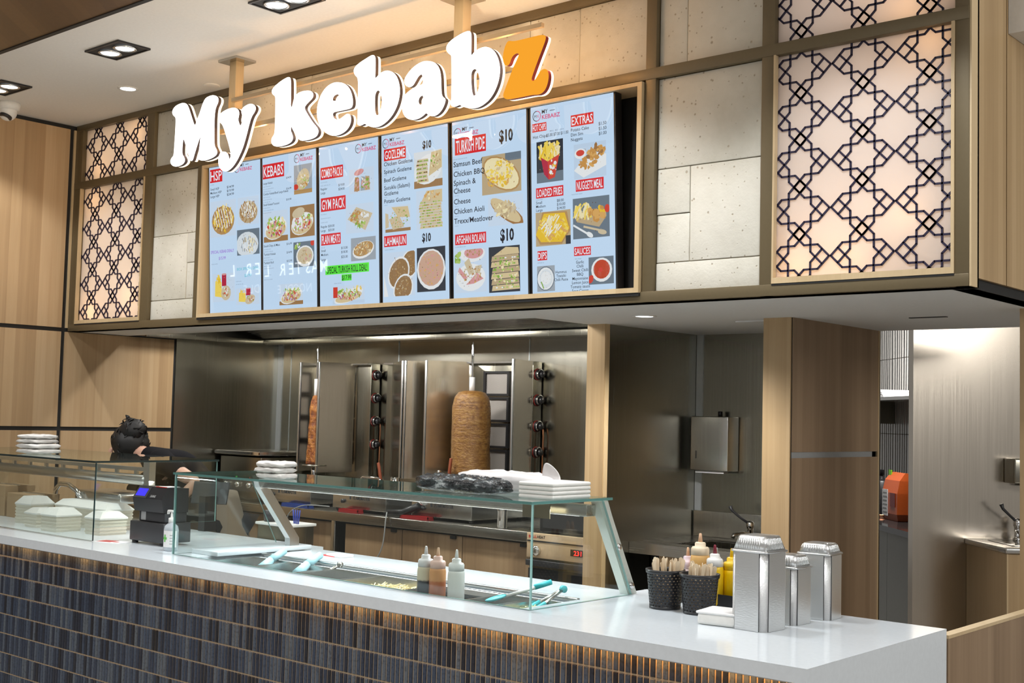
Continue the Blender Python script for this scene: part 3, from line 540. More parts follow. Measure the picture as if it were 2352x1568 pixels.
class Pic:
    def __init__(s, sc, u0, v0, u1, v1, seed, bg='bg'):
        s.b = MB(); s.x0, s.z0 = sc.X(u0), sc.Z(v1); s.w, s.h = sc.X(u1)-sc.X(u0), sc.Z(v0)-sc.Z(v1); s.k = 0; s.r = random.Random(seed); s.sc = sc; s.rect(0, 0, 1, 1, bg)
    def poly(s, pts, c, clip=True):
        y = -.0016-s.k*.0000012; s.k += 1; pts = [(min(1, max(0, a)), min(1, max(0, b))) for a, b in pts]
        s.b.add([(s.x0+a*s.w, y, s.z0+b*s.h) for a, b in pts], [tuple(range(len(pts)))], PALK.index(c))
    def rect(s, a, b, c, d, col): s.poly([(a, b), (c, b), (c, d), (a, d)], col)
    def ell(s, cx, cy, rx, ry, col, rot=0, n=18, a0=0, a1=2*pi):
        asp = s.w/s.h; L = []
        for k in range(n if a1-a0 > 6.2 else n+1):
            t = a0+(a1-a0)*k/n; x, y = rx*math.cos(t)*asp, ry*math.sin(t)*1.0; L.append((cx+(x*math.cos(rot)-y*math.sin(rot))/asp, cy+(x*math.sin(rot)+y*math.cos(rot))))
        s.poly(L, col)
    def bar(s, cx, cy, L, t, rot, col):
        asp = s.w/s.h; c, q = math.cos(rot), math.sin(rot); P = [(-L/2, -t/2), (L/2, -t/2), (L/2, t/2), (-L/2, t/2)]
        s.poly([(cx+(x*c-y*q)/asp, cy+x*q+y*c) for x, y in P], col)
    def inside(s, cx, cy, rx, ry):
        while True:
            a, b = s.r.uniform(-1, 1), s.r.uniform(-1, 1)
            if a*a+b*b < 1: return cx+a*rx, cy+b*ry
    def fries(s, cx, cy, rx, ry, n, cols, L=.22, t=.035, spread=pi, base=0):
        for _ in range(n): x, y = s.inside(cx, cy, rx, ry); s.bar(x, y, L*s.r.uniform(.6, 1.1), t*s.r.uniform(.7, 1.3), base+s.r.uniform(-spread/2, spread/2), s.r.choice(cols))
    def bits(s, cx, cy, rx, ry, n, cols, sz=.035):
        for _ in range(n): x, y = s.inside(cx, cy, rx, ry); q = sz*s.r.uniform(.5, 1.3); s.ell(x, y, q, q*s.r.uniform(.5, 1), s.r.choice(cols), s.r.uniform(0, 3), 6)
    def drizzle(s, cx, cy, rx, ry, n, col, t=.02):
        for k in range(n): f = -1+2*(k+.5)/n; s.bar(cx+f*rx, cy, ry*2*math.sqrt(1-f*f*.9), t, pi/2+.35, col)
    def stack(s, x0, x1, y0, y1, n, fill, bread=('bread', 'cream'), slant=0):
        h = (y1-y0)/n
        for k in range(n):
            j = s.r.uniform(-.03, .03); y = y0+k*h; s.poly([(x0+j, y+h*.05), (x1+j, y+h*.05+slant), (x1+j-.02, y+h*.95+slant), (x0+j+.03, y+h*.95)], bread[k % 2]); 
            for _ in range(9): s.ell(s.r.uniform(x0+.03, x1-.03)+j, y+h*.5+slant*.5, .035, .018, s.r.choice(fill), 0, 6)
    def done(s):
        s.bits(.5, .5, .42, .4, 26, ['char', 'brown', 'tan'], .012); s.b.build('food_picture', PALM, s.sc.t)
def draw(sc, key, u0, v0, u1, v1):
    P = Pic(sc, u0, v0, u1, v1, sum(map(ord, key)), {'hsp_plate': 'slate', 'keb_a': 'grey', 'keb_b': 'bgl', 'keb_c': 'wood', 'keb_d': 'slate', 'meats': 'grey', 'lah_b': 'dark', 'pide_a': 'tan', 'bol_b': 'dark', 'chips': 'dark', 'nugm': 'slate', 'loaded': 'tan', 'dip': 'grey', 'sauce': 'slate', 'goz_a': 'plate', 'nug': 'bg'}.get(key, 'bgl'))
    k = key
    if k in ('hsp_box', 'hsp_tray'):
        P.ell(.5, .45, .44, .40, 'toast' if k == 'hsp_box' else 'tan'); P.fries(.5, .48, .38, .36, 90, ['yel', 'yel2', 'pale', 'brown', 'meat'] if k == 'hsp_box' else ['white', 'pale', 'brown', 'meat', 'tan'], .2, .04, 1.6, pi/2); P.drizzle(.5, .5, .34, .3, 7, 'white', .025); P.bits(.5, .45, .36, .34, 20, ['brown', 'char'], .03)
    elif k == 'hsp_plate': P.ell(.45, .4, .5, .5, 'plate'); P.fries(.5, .4, .36, .3, 60, ['pale', 'white', 'grey', 'tan'], .2, .04, 1.2, pi/2); P.rect(0, .85, .2, 1, 'slate')
    elif k in ('deal_a', 'deal_b'):
        P.poly([(.1, .2), (.42, .15), (.4, .7), (.12, .75)], 'yel2'); P.rect(.42, .55, .62, .98, 'red2'); P.ell(.52, .97, .1, .04, 'pink'); P.ell(.6, .3, .22, .26, 'cream', .3); P.bits(.6, .34, .16, .18, 20, ['meat', 'grn', 'white', 'red']); P.fries(.25, .8, .12, .1, 14, ['yel', 'yel2'], .2, .04, 1, pi/2)
    elif k == 'keb_a': P.ell(.5, .5, .4, .3, 'cream', .9); P.ell(.5, .42, .36, .26, 'bread', .6); P.bits(.55, .42, .28, .22, 34, ['meat', 'cream', 'nug', 'white', 'grn2']); P.ell(.1, .25, .14, .1, 'red'); P.rect(0, 0, 1, .14, 'toast')
    elif k in ('keb_b', 'keb_e', 'roll', 'keb_c'):
        P.rect(0, 0, 1, .18, 'wood' if k != 'roll' else 'bg'); P.ell(.5, .42, .46, .34, 'white', .25); P.ell(.5, .36, .42, .26, 'bread', .15); P.bits(.5, .62, .36, .18, 34, ['grn2', 'grn', 'grn2', 'pale'], .055); P.bits(.5, .45, .36, .22, 46, ['meat', 'red', 'purp', 'white', 'pink', 'nug', 'grn'], .045); P.bits(.48, .28, .3, .1, 16, ['purp', 'red', 'meat'], .04)
        if k == 'keb_c': P.ell(.3, .45, .22, .26, 'white', .1); P.bits(.3, .42, .16, .2, 26, ['pink', 'red', 'grn2', 'meat', 'white'], .04); P.ell(.35, .78, .26, .16, 'cream', .2)
        if k == 'roll': P.rect(.02, .35, .16, .95, 'red'); P.fries(.8, .82, .14, .1, 14, ['yel', 'yel2'], .2, .04, 1, pi/2)
    elif k == 'keb_d': P.ell(.55, .42, .42, .42, 'white'); P.ell(.55, .44, .36, .34, 'cream'); P.bits(.55, .42, .26, .24, 26, ['tan', 'pink', 'nug2', 'cream'], .05); P.bits(.2, .85, .16, .12, 14, ['grn2', 'white', 'grn'], .06); P.ell(.92, .92, .1, .12, 'red')
    elif k == 'combo':
        for x, c in ((.2, 'meat'), (.45, 'white'), (.62, 'tan')): P.poly([(x, .08), (x+.22, .08), (x+.2, .62), (x+.04, .66)], 'grey' if c == 'white' else c); P.bits(x+.11, .36, .09, .26, 20, [c, 'toast', 'grn', 'pink', 'cream'], .05)
        P.ell(.4, .84, .2, .12, 'pink', .2)
    elif k == 'gym': P.poly([(.06, .5), (.38, .9), (.96, .62), (.7, .06)], 'cream'); P.bits(.38, .55, .22, .24, 40, ['meat', 'nug', 'grn2', 'toast'], .05); P.bits(.68, .5, .2, .18, 24, ['white', 'cream'], .06); P.bits(.5, .3, .2, .1, 14, ['grn', 'grn2'], .05)
    elif k == 'meats': P.ell(.5, .46, .44, .36, 'white', .2); P.ell(.5, .5, .4, .3, 'toast', .2); P.fries(.5, .52, .36, .26, 70, ['nug2', 'pale', 'tan', 'meat', 'cream'], .13, .05, 3)
    elif k in ('goz_a', 'goz_b', 'goz_c'):
        if k == 'goz_a': P.rect(0, 0, 1, .2, 'wood'); P.ell(.5, .5, .5, .4, 'white', .3); P.stack(.08, .5, .15, .8, 6, ['grn', 'grn', 'char']); P.poly([(.52, .3), (.98, .5), (.98, .98), (.62, .95)], 'bread'); P.bits(.78, .68, .18, .24, 26, ['cream', 'grn', 'toast', 'pale'])
        elif k == 'goz_b': P.stack(.12, .98, .02, .72, 10, ['grn', 'grn2', 'toast']); P.poly([(.2, .72), (.98, .7), (.98, .98), (.4, .98)], 'bread'); P.bits(.62, .84, .3, .12, 30, ['nug2', 'cream', 'nug', 'pale'], .04)
        else: P.rect(0, 0, 1, .12, 'wood'); P.poly([(.15, .5), (.55, .62), (.75, .16), (.3, .08)], 'cream'); P.poly([(.25, .95), (.9, .92), (.98, .5), (.5, .55)], 'bread'); P.poly([(0, .15), (.14, .2), (.12, .7), (0, .75)], 'cream'); P.bits(.5, .5, .4, .38, 60, ['grn', 'cream', 'tan', 'grn', 'nug2'], .03)
    elif k in ('lah_a', 'lah_b'):
        if k == 'lah_a':
            for cx, cy, rr in ((.85, .72, .36), (.48, .52, .4), (.62, .16, .36)): P.ell(cx, cy, rr*1.0, rr*.8, 'white', .9); P.ell(cx, cy, rr*.88, rr*.7, 'lah', .9); P.bits(cx, cy, rr*.72, rr*.6, 70, ['lah2', 'lah', 'brown', 'tan'], .022)
            P.poly([(0, .0), (.14, .0), (0, .5)], 'white')
        else: P.ell(.5, .5, .5, .46, 'white'); P.ell(.5, .52, .44, .4, 'mince'); P.bits(.5, .52, .4, .36, 120, ['mince', 'pink', 'nug2', 'tan', 'mince'], .025)
    elif k == 'pide_a': P.rect(.6, .8, 1, 1, 'slate'); P.ell(.5, .5, .52, .38, 'toast', -.5); P.ell(.5, .5, .48, .34, 'pale', -.5); P.bits(.5, .55, .38, .28, 80, ['yel', 'yel2', 'pale', 'bread', 'yel2'], .04); P.bits(.42, .3, .28, .12, 20, ['yel', 'nug2'], .05)
    elif k == 'pide_b': P.ell(.55, .42, .56, .26, 'brown', -.55); P.ell(.5, .5, .5, .24, 'bread', -.55); P.bits(.48, .52, .32, .26, 50, ['pale', 'cream', 'bread', 'tan'], .06)
    elif k == 'bol_a': P.ell(.55, .9, .4, .2, 'white'); P.ell(.6, .92, .3, .14, 'pink'); P.bits(.6, .92, .26, .1, 20, ['tan', 'meat'], .03); P.bits(.1, .82, .12, .12, 16, ['grn', 'grn2'], .06); P.ell(.5, .35, .46, .32, 'white'); P.poly([(.1, .5), (.3, .3), (.4, .35), (.15, .6)], 'pink'); P.poly([(.3, .7), (.45, .8), (.62, .45), (.45, .4)], 'cream'); P.poly([(.35, .18), (.6, .2), (.9, .3), (.7, .45)], 'pink'); P.poly([(.65, .6), (.85, .62), (.78, .42), (.62, .45)], 'cream'); P.bits(.5, .42, .34, .22, 50, ['tan', 'meat', 'grn', 'cream', 'nug2'], .025)
    elif k == 'bol_b': P.stack(.08, .98, .03, .8, 6, ['grn', 'grn2', 'white', 'grn2'], ('bread', 'tan'), .02); P.poly([(.15, .8), (.98, .82), (.95, .95), (.55, .98)], 'bread'); P.bits(.55, .4, .4, .34, 40, ['grn', 'grn2', 'pale'], .035)
    elif k == 'chips': P.rect(0, 0, 1, .25, 'slate'); P.fries(.48, .72, .36, .16, 60, ['yel', 'yel2', 'pale', 'yel2'], .34, .05, 1.5, pi/2); P.poly([(.16, .62), (.42, .5), (.45, .06), (.28, .2)], 'red2'); P.poly([(.42, .5), (.86, .64), (.68, .1), (.45, .06)], 'red'); P.bits(.6, .36, .14, .2, 16, ['white', 'yel', 'pink'], .05)
    elif k == 'nug': P.poly([(0, .25), (.3, .02), (1, .3), (1, .62), (.5, .75)], 'white'); P.bits(.68, .68, .26, .2, 30, ['nug', 'nug2', 'nug', 'brown'], .085); P.bits(.5, .42, .34, .14, 14, ['nug2', 'nug'], .08); P.ell(.2, .72, .18, .15, 'white'); P.ell(.2, .74, .13, .09, 'red')
    elif k == 'nugm': P.poly([(.02, .62), (.1, .42), (.72, .25), (.92, .5), (.9, .66)], 'tan'); P.fries(.28, .68, .22, .14, 30, ['pale', 'yel2', 'pale'], .3, .05, 1.6, pi/2); P.bits(.68, .6, .22, .16, 26, ['nug2', 'yel', 'nug', 'yel'], .08); P.ell(.94, .68, .07, .1, 'red'); P.bar(.25, .2, .62, .05, -.5, 'white'); P.ell(.46, .08, .1, .06, 'white', -.5); P.bar(.55, .22, .6, .05, -.25, 'cream'); P.ell(.8, .12, .12, .06, 'cream', -.2)
    elif k == 'loaded': P.poly([(0, .3), (.12, .05), (.75, .02), (1, .4), (.9, .95), (.2, 1)], 'toast'); P.poly([(0, .35), (.15, .12), (.74, .08), (.96, .45), (.84, .92), (.24, .95)], 'yel'); P.fries(.5, .5, .4, .38, 110, ['yel', 'yel2', 'yel', 'yel2', 'nug2'], .17, .075, .8, -.5); P.fries(.48, .58, .3, .26, 34, ['white', 'pale'], .24, .04, .5, .9); P.rect(.86, 0, 1, .25, 'dark')
    elif k == 'dip': P.ell(.48, .5, .5, .48, 'slate'); P.ell(.48, .5, .46, .44, 'white'); P.ell(.5, .5, .38, .36, 'plate'); P.ell(.5, .52, .3, .26, 'white'); P.bar(.3, .25, .3, .05, 2.0, 'grn')
    elif k == 'sauce': P.ell(.52, .52, .42, .44, 'white'); P.ell(.52, .54, .33, .35, 'sauce'); P.ell(.48, .52, .08, .09, 'red'); P.ell(.08, .2, .1, .16, 'red', -.5)
    P.done()
RED = scr('screen_red', (.62, .02, .025)); WTX = scr('screen_white', (.72, .78, .86)); DTX = scr('screen_ink', (.012, .012, .016)); GTX = scr('screen_grey', (.09, .11, .15)); PKT = scr('screen_pink', (.6, .05, .16)); GREEN = scr('screen_green', (.1, .75, .05)); PURP = scr('screen_purple', (.3, .16, .6)); CYAN = scr('screen_cyan', (.12, .5, .62)); LTX = scr('screen_light_grey', (.2, .26, .34))
SW, SH = .489, .903
class Screen:
    def __init__(s, xl, xr, label):
        s.t = thing('menu_screen', label, 'screen', ((xl+xr)/2, 4.55, 2.268), group='menu screens in the timber surround'); s.t.rotation_euler = (.055, 0, 0)
        s.w = xr-xl; w = s.w/2+.010
        b = MB(); b.box(-w, w, .0, .05, -.01, SH+.01, 0, None, .003); b.build('bezel', BLACKP, s.t)
        b = MB(); b.box(-s.w/2, s.w/2, -.0012, .0, 0, SH); b.build('display', SCR_BG, s.t)
        s.head = MB(); s.ink = MB(); s.pics = 0
    def X(s, u): return -s.w/2+u*s.w
    def Z(s, v): return SH*(1-v)
    def pic(s, key, u0, v0, u1, v1): draw(s, key, u0, v0, u1, v1)
    def heading(s, txt, u0, v0, u1, v1, m=0, tm=1):
        b = MB(); b.add([(s.X(u0), -.0030, s.Z(v1)), (s.X(u1), -.0030, s.Z(v1)), (s.X(u1), -.0030, s.Z(v0)), (s.X(u0), -.0030, s.Z(v0))], [(0, 1, 2, 3)], 0)
        H = (v1-v0)*SH; put_text(b, txt, s.X((u0+u1)/2), s.Z(v1)+H*.14, H*.72, (u1-u0)*s.w*.92, 1, -.0034, .012, 'c')
        b.build('heading', [(RED, GREEN)[m], (DTX, WTX)[tm]], s.t)
    def t_(s, txt, u, v, h, m=0, w=None, al='l', bold=.004):
        put_text(s.ink, txt, s.X(u), s.Z(v), h*SH, None if w is None else w*s.w, m, -.0034, bold, al)
    def lines(s, u0, u1, vs, h=.0075, m=4):
        for k, v in enumerate(vs):
            n = int((u1-u0)*46*(.75+.25*((k*37) % 10)/10)); rr = random.Random(k*7+int(v*997)); w = ''
            while len(w) < n: w += ''.join(rr.choice('aeionrstlcmdu') for _ in range(rr.randint(2, 8)))+' '
            put_text(s.ink, w[:n], s.X(u0), s.Z(v), h*SH, None, m, -.0034, 0)
    def logo(s, u, v):
        h = .03
        put_text(s.ink, 'MY', s.X(u+.125), s.Z(v+.023), .021*SH, None, 0, -.0034, .01)
        put_text(s.ink, 'KEBABZ', s.X(u+.125), s.Z(v+.052), .022*SH, .225*s.w, 2, -.0034, .015)
        put_text(s.ink, 'M', s.X(u+.03), s.Z(v+.04), .016*SH, None, 0, -.0034, 0); put_text(s.ink, 'K', s.X(u+.068), s.Z(v+.04), .016*SH, None, 2, -.0034, 0)
        cx, cz, r = s.X(u+.06), s.Z(v+.031), .052*s.w
        for a0, a1, m in ((pi*.5, pi*1.5, 0), (-pi*.5, pi*.5, 2)):
            n = 14; pts = [(a0+(a1-a0)*k/n) for k in range(n+1)]
            vv = [(cx+r*math.cos(a), -.0034, cz+r*math.sin(a)) for a in pts]+[(cx+r*.86*math.cos(a), -.0034, cz+r*.86*math.sin(a)) for a in pts]
            s.ink.add(vv, [(k, k+1, n+2+k, n+1+k) for k in range(n)], m)
        for k in range(5): s.ink.add([(s.X(u+.22)+k*.006, -.0034, s.Z(v+.016)), (s.X(u+.22)+k*.006+.009, -.0034, s.Z(v+.014)), (s.X(u+.22)+k*.006+.007, -.0034, s.Z(v+.009))], [(0, 1, 2)], 3)
    def done(s): s.ink.build('menu_print', [DTX, RED, PKT, GTX, LTX, PURP, CYAN, WTX], s.t, fixn=False)['kind'] = 'stuff'
XS = [(-6.418, -5.925), (-5.896, -5.412), (-5.384, -4.898), (-4.870, -4.378), (-4.346, -3.852), (-3.823, -3.33)]
s = Screen(*XS[0], 'leftmost menu screen headed HSP with chip pictures')
s.heading('HSP', .02, .015, .27, .105); s.logo(.50, .005); s.lines(.03, .3, [.122])
for k, (a, p) in enumerate((('Small HSP', '$14.99'), ('Medium HSP', '$19.99'), ('Large HSP', '$24.99'))): s.t_(a, .03, .158+k*.025, .0165, 0); s.t_(p, .36, .158+k*.025, .0165, 0, .14)
s.pic('hsp_box', .02, .235, .53, .48); s.pic('hsp_tray', .57, .235, .97, .42); s.pic('hsp_plate', .55, .45, .98, .62)
s.t_('SPECIAL KEBAB DEAL!!', .26, .59, .02, 5, .46, 'c', .012); s.t_('$15.99', .26, .635, .02, 5, .14, 'c', .012); s.lines(.04, .48, [.665]); 
s.pic('deal_a', .06, .73, .5, .92); s.t_('BOX SPECIAL DEAL', .76, .72, .018, 6, .42, 'c', .012); s.t_('$5.99', .76, .765, .018, 6, .13, 'c', .012); s.lines(.53, .96, [.795, .815]); s.pic('deal_b', .53, .84, .97, .95); s.done()
bpy.data.objects['menu_screen'].rotation_euler = (.055, 0, .02)
s = Screen(*XS[1], 'menu screen headed KEBABS, second from the left')
s.heading('KEBABS', .01, .045, .42, .14); s.logo(.60, .012)
for k, (a, p, v) in enumerate((('Large Kebab', '$14.99', .175), ('Combo Kebab/Beef Large Kebab', '$16.99', .245), ('Small Kebab/Toasted', '$10.99', .315))): s.t_(a, .02, v, .0135, 0); s.t_(p, .46, v-.015, .013, 0); s.lines(.02, .52, [v+.018, v+.034, v+.05])
s.pic('keb_a', .60, .085, .93, .27); s.pic('keb_b', .02, .355, .48, .555); s.pic('keb_c', .52, .345, .97, .545)
for k, (a, p, v) in enumerate((('Snack/Chips & Meat', '$16.99', .585), ('Turkish Kebab', '$14.99', .64), ('Turkish Roll', '$15.99', .695))): s.t_(a, .02, v, .0145, 0); s.t_(p, .46, v, .0135, 0); s.lines(.02, .5, [v+.018, v+.033])
s.pic('keb_d', .58, .575, .96, .735); s.lines(.02, .5, [.77, .80]); s.pic('keb_e', .31, .835, .75, .97); s.done()
s = Screen(*XS[2], 'menu screen headed COMBO PACKS with a green deal strip')
s.logo(.62, .02); s.heading('COMBO PACKS', .03, .13, .42, .205); s.lines(.03, .5, [.225, .245])
for a, p, v in (('Regular', '$19.00', .27), ('Large', '$24.00', .295)): s.t_(a, .03, v, .0145, 0); s.t_(p, .34, v-.01, .0145, 0)
s.pic('combo', .52, .17, .93, .32); s.heading('GYM PACK', .03, .32, .46, .405); s.lines(.03, .46, [.425, .45, .475])
for a, p, v in (('Regular', '$20.00', .505), ('Large', '$25.00', .53)): s.t_(a, .03, v, .0145, 0); s.t_(p, .16, v, .0145, 0)
s.pic('gym', .46, .385, .92, .56); s.heading('PLAIN MEATS', .03, .545, .37, .615); s.lines(.03, .33, [.632])
for a, p, v in (('Small', '$13.00', .655), ('Medium', '$18.00', .68), ('Large', '$25.00', .71)): s.t_(a, .03, v, .0145, 0); s.t_(p, .38, v-.006, .015, 0)
s.pic('meats', .54, .59, .95, .73); s.heading('SPECIAL TURKISH ROLL DEAL!', .10, .745, .84, .80, 1, 0); s.heading('$17.99', .38, .805, .55, .845, 1, 0); s.lines(.25, .7, [.86]); s.pic('roll', .22, .875, .76, .985); s.done()
s = Screen(*XS[3], 'menu screen headed GOZLEME and LAHMAJUN, fourth from the left')
s.logo(.01, .02); s.heading('GOZLEME', .04, .085, .38, .155); s.t_('$10', .70, .118, .042, 0, .13, 'c', .035)
for a, v in (('Chicken Gozleme', .185), ('Spinach Gozleme', .23), ('Beef Gozleme', .28), ('Sucuklu (Salami)', .325), ('Gozleme', .36), ('Potato Gozleme', .405)): s.t_(a, .04, v, .0235, 0, None, 'l', .008); s.lines(.04, .3, [v+.014], .006)
s.pic('goz_a', .5, .135, .92, .345); s.pic('goz_b', .53, .36, .92, .585); s.pic('goz_c', .05, .425, .44, .58); s.heading('LAHMAJUN', .03, .60, .38, .665); s.t_('$10', .68, .655, .046, 0, .13, 'c', .035); s.lines(.04, .56, [.685])
s.pic('lah_a', .02, .70, .5, .96); s.pic('lah_b', .53, .69, .95, .945); s.done()
s = Screen(*XS[4], 'menu screen headed TURKISH PIDE and AFGHAN BOLANI')
s.logo(.02, .035); s.heading('TURKISH PIDE', .04, .095, .47, .19); s.t_('$10', .74, .155, .062, 0, .18, 'c', .035); s.lines(.02, .66, [.215])
for a, v in (('Samsun Beef', .255), ('Chicken BBQ', .31), ('Spinach &', .36), ('Cheese', .405), ('Cheese', .465), ('Chicken Aioli', .52), ('Trexx/Meatlover', .575)):
    s.t_(a, .02, v, .030, 0, None, 'l', .008)
    if a != 'Spinach &': s.lines(.03, .3, [v+.015], .006)
s.pic('pide_a', .41, .22, .93, .435); s.pic('pide_b', .49, .45, .95, .61); s.heading('AFGHAN BOLANI', .03, .635, .46, .695); s.t_('$10', .74, .695, .062, 0, .18, 'c', .035); s.lines(.03, .6, [.71]); s.pic('bol_a', .02, .725, .46, .965); s.pic('bol_b', .49, .725, .9, .975); s.done()
s = Screen(*XS[5], 'rightmost menu screen headed HOT CHIPS and EXTRAS')
s.logo(.02, .02); s.heading('HOT CHIPS', .02, .09, .2, .135); s.heading('EXTRAS', .5, .08, .77, .14); s.t_('SMALL   MED   LARGE', .24, .145, .007, 4); s.t_('Hot Chips', .03, .17, .0165, 0); s.t_('$5.00 $7.00 $11.00', .2, .17, .0165, 0, .27)
for a, p, v in (('Potato Cake', '$1.50', .165), ('Dim Sim', '$1.50', .19), ('Nuggets', '$1.00', .215)): s.t_(a, .5, v, .0165, 0); s.t_(p, .83, v-.01, .017, 0, .09)
s.pic('chips', .07, .19, .4, .41); s.pic('nug', .53, .235, .91, .415); s.heading('LOADED FRIES', .06, .435, .4, .49); s.heading('NUGGETS MEAL', .55, .42, .88, .48); s.lines(.5, .93, [.495]); s.lines(.06, .38, [.5])
for a, p, v in (('Small', '$8.00', .52), ('Medium', '$10.00', .54), ('Large', '$14.00', .56)): s.t_(a, .06, v, .0145, 0); s.t_(p, .32, v, .0145, 0)
s.pic('loaded', .05, .565, .48, .745); s.pic('nugm', .51, .515, .94, .725); s.heading('DIPS', .07, .77, .19, .82); s.heading('SAUCES', .52, .765, .72, .812); s.lines(.07, .36, [.835]); s.lines(.53, .82, [.83])
s.pic('dip', .06, .85, .28, .985)
for a, v in (('Hummus', .895), ('Tzatziki', .915), ('Chilli Paste', .935)): s.t_(a, .36, v, .0145, 0, None, 'c')
for k, a in enumerate(('Garlic', 'Chilli', 'Sweet Chilli', 'BBQ', 'Mayonnaise', 'Lemon Juice', 'Tomato sauce', 'Sour Cream')): s.t_(a, .59, .852+k*.021, .0155, 0, None, 'c')
s.pic('sauce', .69, .825, .98, .965); s.done()
# ---------------------------------------------------------------- service counter
def wp(mb, name, mats, t, sub=None, fixn=False):
    """build a part given in world coordinates under thing t (or under its part sub)"""
    L = t.location; mb.v = [(x-L.x, y-L.y, z-L.z) for x, y, z in mb.v]
    return mb.build(name, mats, sub if sub is not None else t, fixn=fixn)
def wbox(name, mats, t, x0, x1, y0, y1, z0, z1, bev=0.0, sub=None):
    b = MB(); b.box(x0, x1, y0, y1, z0, z1, 0, None, bev); return wp(b, name, mats, t, sub)
sc = thing('service_counter', 'long white topped service counter clad in slim blue tiles', 'counter', (-4.6, 3.8, 0))
TZ = .98
b = MB()
b.box(-8.02, -1.705, 3.29, 3.515, .935, TZ, 0); b.box(-8.02, -5.0, 3.515, 4.30, .935, TZ, 0); b.box(-2.97, -1.705, 3.515, 4.315, .935, TZ, 0)
wp(b, 'counter_top', QUARTZ, sc)
wbox('end_panel', QUARTZ, sc, -1.747, -1.705, 3.29, 4.315, 0, .935)
wbox('back_worktop', QUARTZ, sc, -4.93, -2.97, 3.865, 4.22, .93, .978)
wbox('tile_backing', GROUT, sc, -8.02, -1.747, 3.3492, 3.42, 0, .94)
wbox('back_panel', WHITEP, sc, -8.02, -1.747, 4.05, 4.1, 0, .93)
wbox('led_channel', ALU, sc, -7.2, -1.76, 3.305, 3.325, .929, .936)
b = MB(); b.box(-4.93, -2.97, 3.515, 3.86, .80, .805); b.box(-4.93, -2.97, 3.515, 3.52, .805, .94); b.box(-4.93, -2.97, 3.85, 3.865, .805, .93); b.box(-4.935, -4.93, 3.515, 3.86, .805, .94); b.box(-2.975, -2.97, 3.515, 3.86, .805, .94)
wp(b, 'pan_well', STEEL, sc)
wbox('sliding_rail', ALU, sc, -4.93, -2.97, 3.845, 3.862, .972, .985, .003)
vs_ = wbox('vent_strip', WHITEP, sc, -4.93, -2.97, 3.80, 3.845, .945, .965)
b = MB()
for k in range(70): b.box(-4.90+k*.0275, -4.90+k*.0275+.018, 3.815, 3.832, .9645, .9656)
o = wp(b, 'vent_slots', BLACKP, sc, vs_); o['kind'] = 'stuff'
# blue kit-kat tiles: the 300 nearest as single tiles, the rest as one field
PX, PZ, TW, TH = .0243, .1025, .0194, .0962
def tile_geo(mb, x, z0, z1):
    y, c = 3.352, .0022; x0, x1 = x-TW/2, x+TW/2
    vs = [(x0, y, z0), (x1, y, z0), (x1, y, z1), (x0, y, z1), (x0, y-.004, z0), (x1, y-.004, z0), (x1, y-.004, z1), (x0, y-.004, z1), (x0+c, y-.007, z0+c), (x1-c, y-.007, z0+c), (x1-c, y-.007, z1-c), (x0+c, y-.007, z1-c)]
    mb.add(vs, [(8, 9, 10, 11), (4, 5, 9, 8), (5, 6, 10, 9), (6, 7, 11, 10), (7, 4, 8, 11), (0, 1, 5, 4), (1, 2, 6, 5), (2, 3, 7, 6), (3, 0, 4, 7)])
tiles = []
for r in range(-1, 9):
    zt = .856-r*PZ; z0, z1 = zt-TH, min(zt, .932)
    for k in range(257):
        x = -1.765-k*PX; p = Vector((x, 3.345, (z0+z1)/2))-Vector((0, 0, 1.68)); d = p.dot(_f)
        u, v = FPX*p.dot(_r)/d, -FPX*p.dot(_u)/d
        if z1-z0 > .02 and z0 > -.03: tiles.append((p.length+(0 if abs(u) < 1180 and abs(v) < 790 and d > 0 else 100), x, max(z0, .002), z1))
tiles.sort(); proto = {}
for d, x, z0, z1 in tiles[:298]:
    k = round(z1-z0, 3)
    if k not in proto:
        mb = MB(); tile_geo(mb, 0, 0, z1-z0); proto[k] = mb.mesh('tile', TILE)
    o = bpy.data.objects.new('tile', proto[k]); COL.objects.link(o); o.parent = sc; o.location = (x+4.6, -3.8, z0)
mb = MB()
for d, x, z0, z1 in tiles[298:]: tile_geo(mb, x, z0, z1)
o = wp(mb, 'tile_field', TILEM, sc); o['kind'] = 'stuff'
# ---------------------------------------------------------------- glass display cases
def pane(t, name, pts, axis, th, em=None):
    """flat pane from a polygon in a plane; large faces clear, rim green"""
    n = Vector({'x': (1, 0, 0), 'y': (0, 1, 0), 'z': (0, 0, 1)}[axis])*th; k = len(pts); P = [Vector(p) for p in pts]
    mb = MB(); mb.add([tuple(p) for p in P]+[tuple(p+n) for p in P], [tuple(range(k)), tuple(reversed(range(k, 2*k)))], 0)
    mb.add([tuple(p) for p in P]+[tuple(p+n) for p in P], [(i, (i+1) % k, k+(i+1) % k, k+i) for i in range(k)], 1)
    return wp(mb, name, [GLASS, em or GEDGE], t, fixn=False)
gc = thing('glass_display_case', 'long glass sneeze guard over the food pans and sauce bottles', 'display case', (-4.04, 3.75, .98))
pane(gc, 'front_glass', [(-5.168, 3.494, .982), (-2.918, 3.494, .982), (-2.918, 3.494, 1.362), (-5.168, 3.494, 1.362)], 'y', .012, GEDGEL)
pane(gc, 'side_glass', [(-2.926, 3.503, .982), (-2.926, 4.13, .982), (-2.926, 3.93, 1.362), (-2.926, 3.503, 1.362)], 'x', .012, GEDGEL)
pane(gc, 'side_glass', [(-5.168, 3.503, .982), (-5.168, 4.13, .982), (-5.168, 3.93, 1.362), (-5.168, 3.503, 1.362)], 'x', .008)
pane(gc, 'top_glass', [(-5.175, 3.488, 1.363), (-2.912, 3.488, 1.363), (-2.912, 3.985, 1.363), (-5.175, 3.985, 1.363)], 'z', .010)
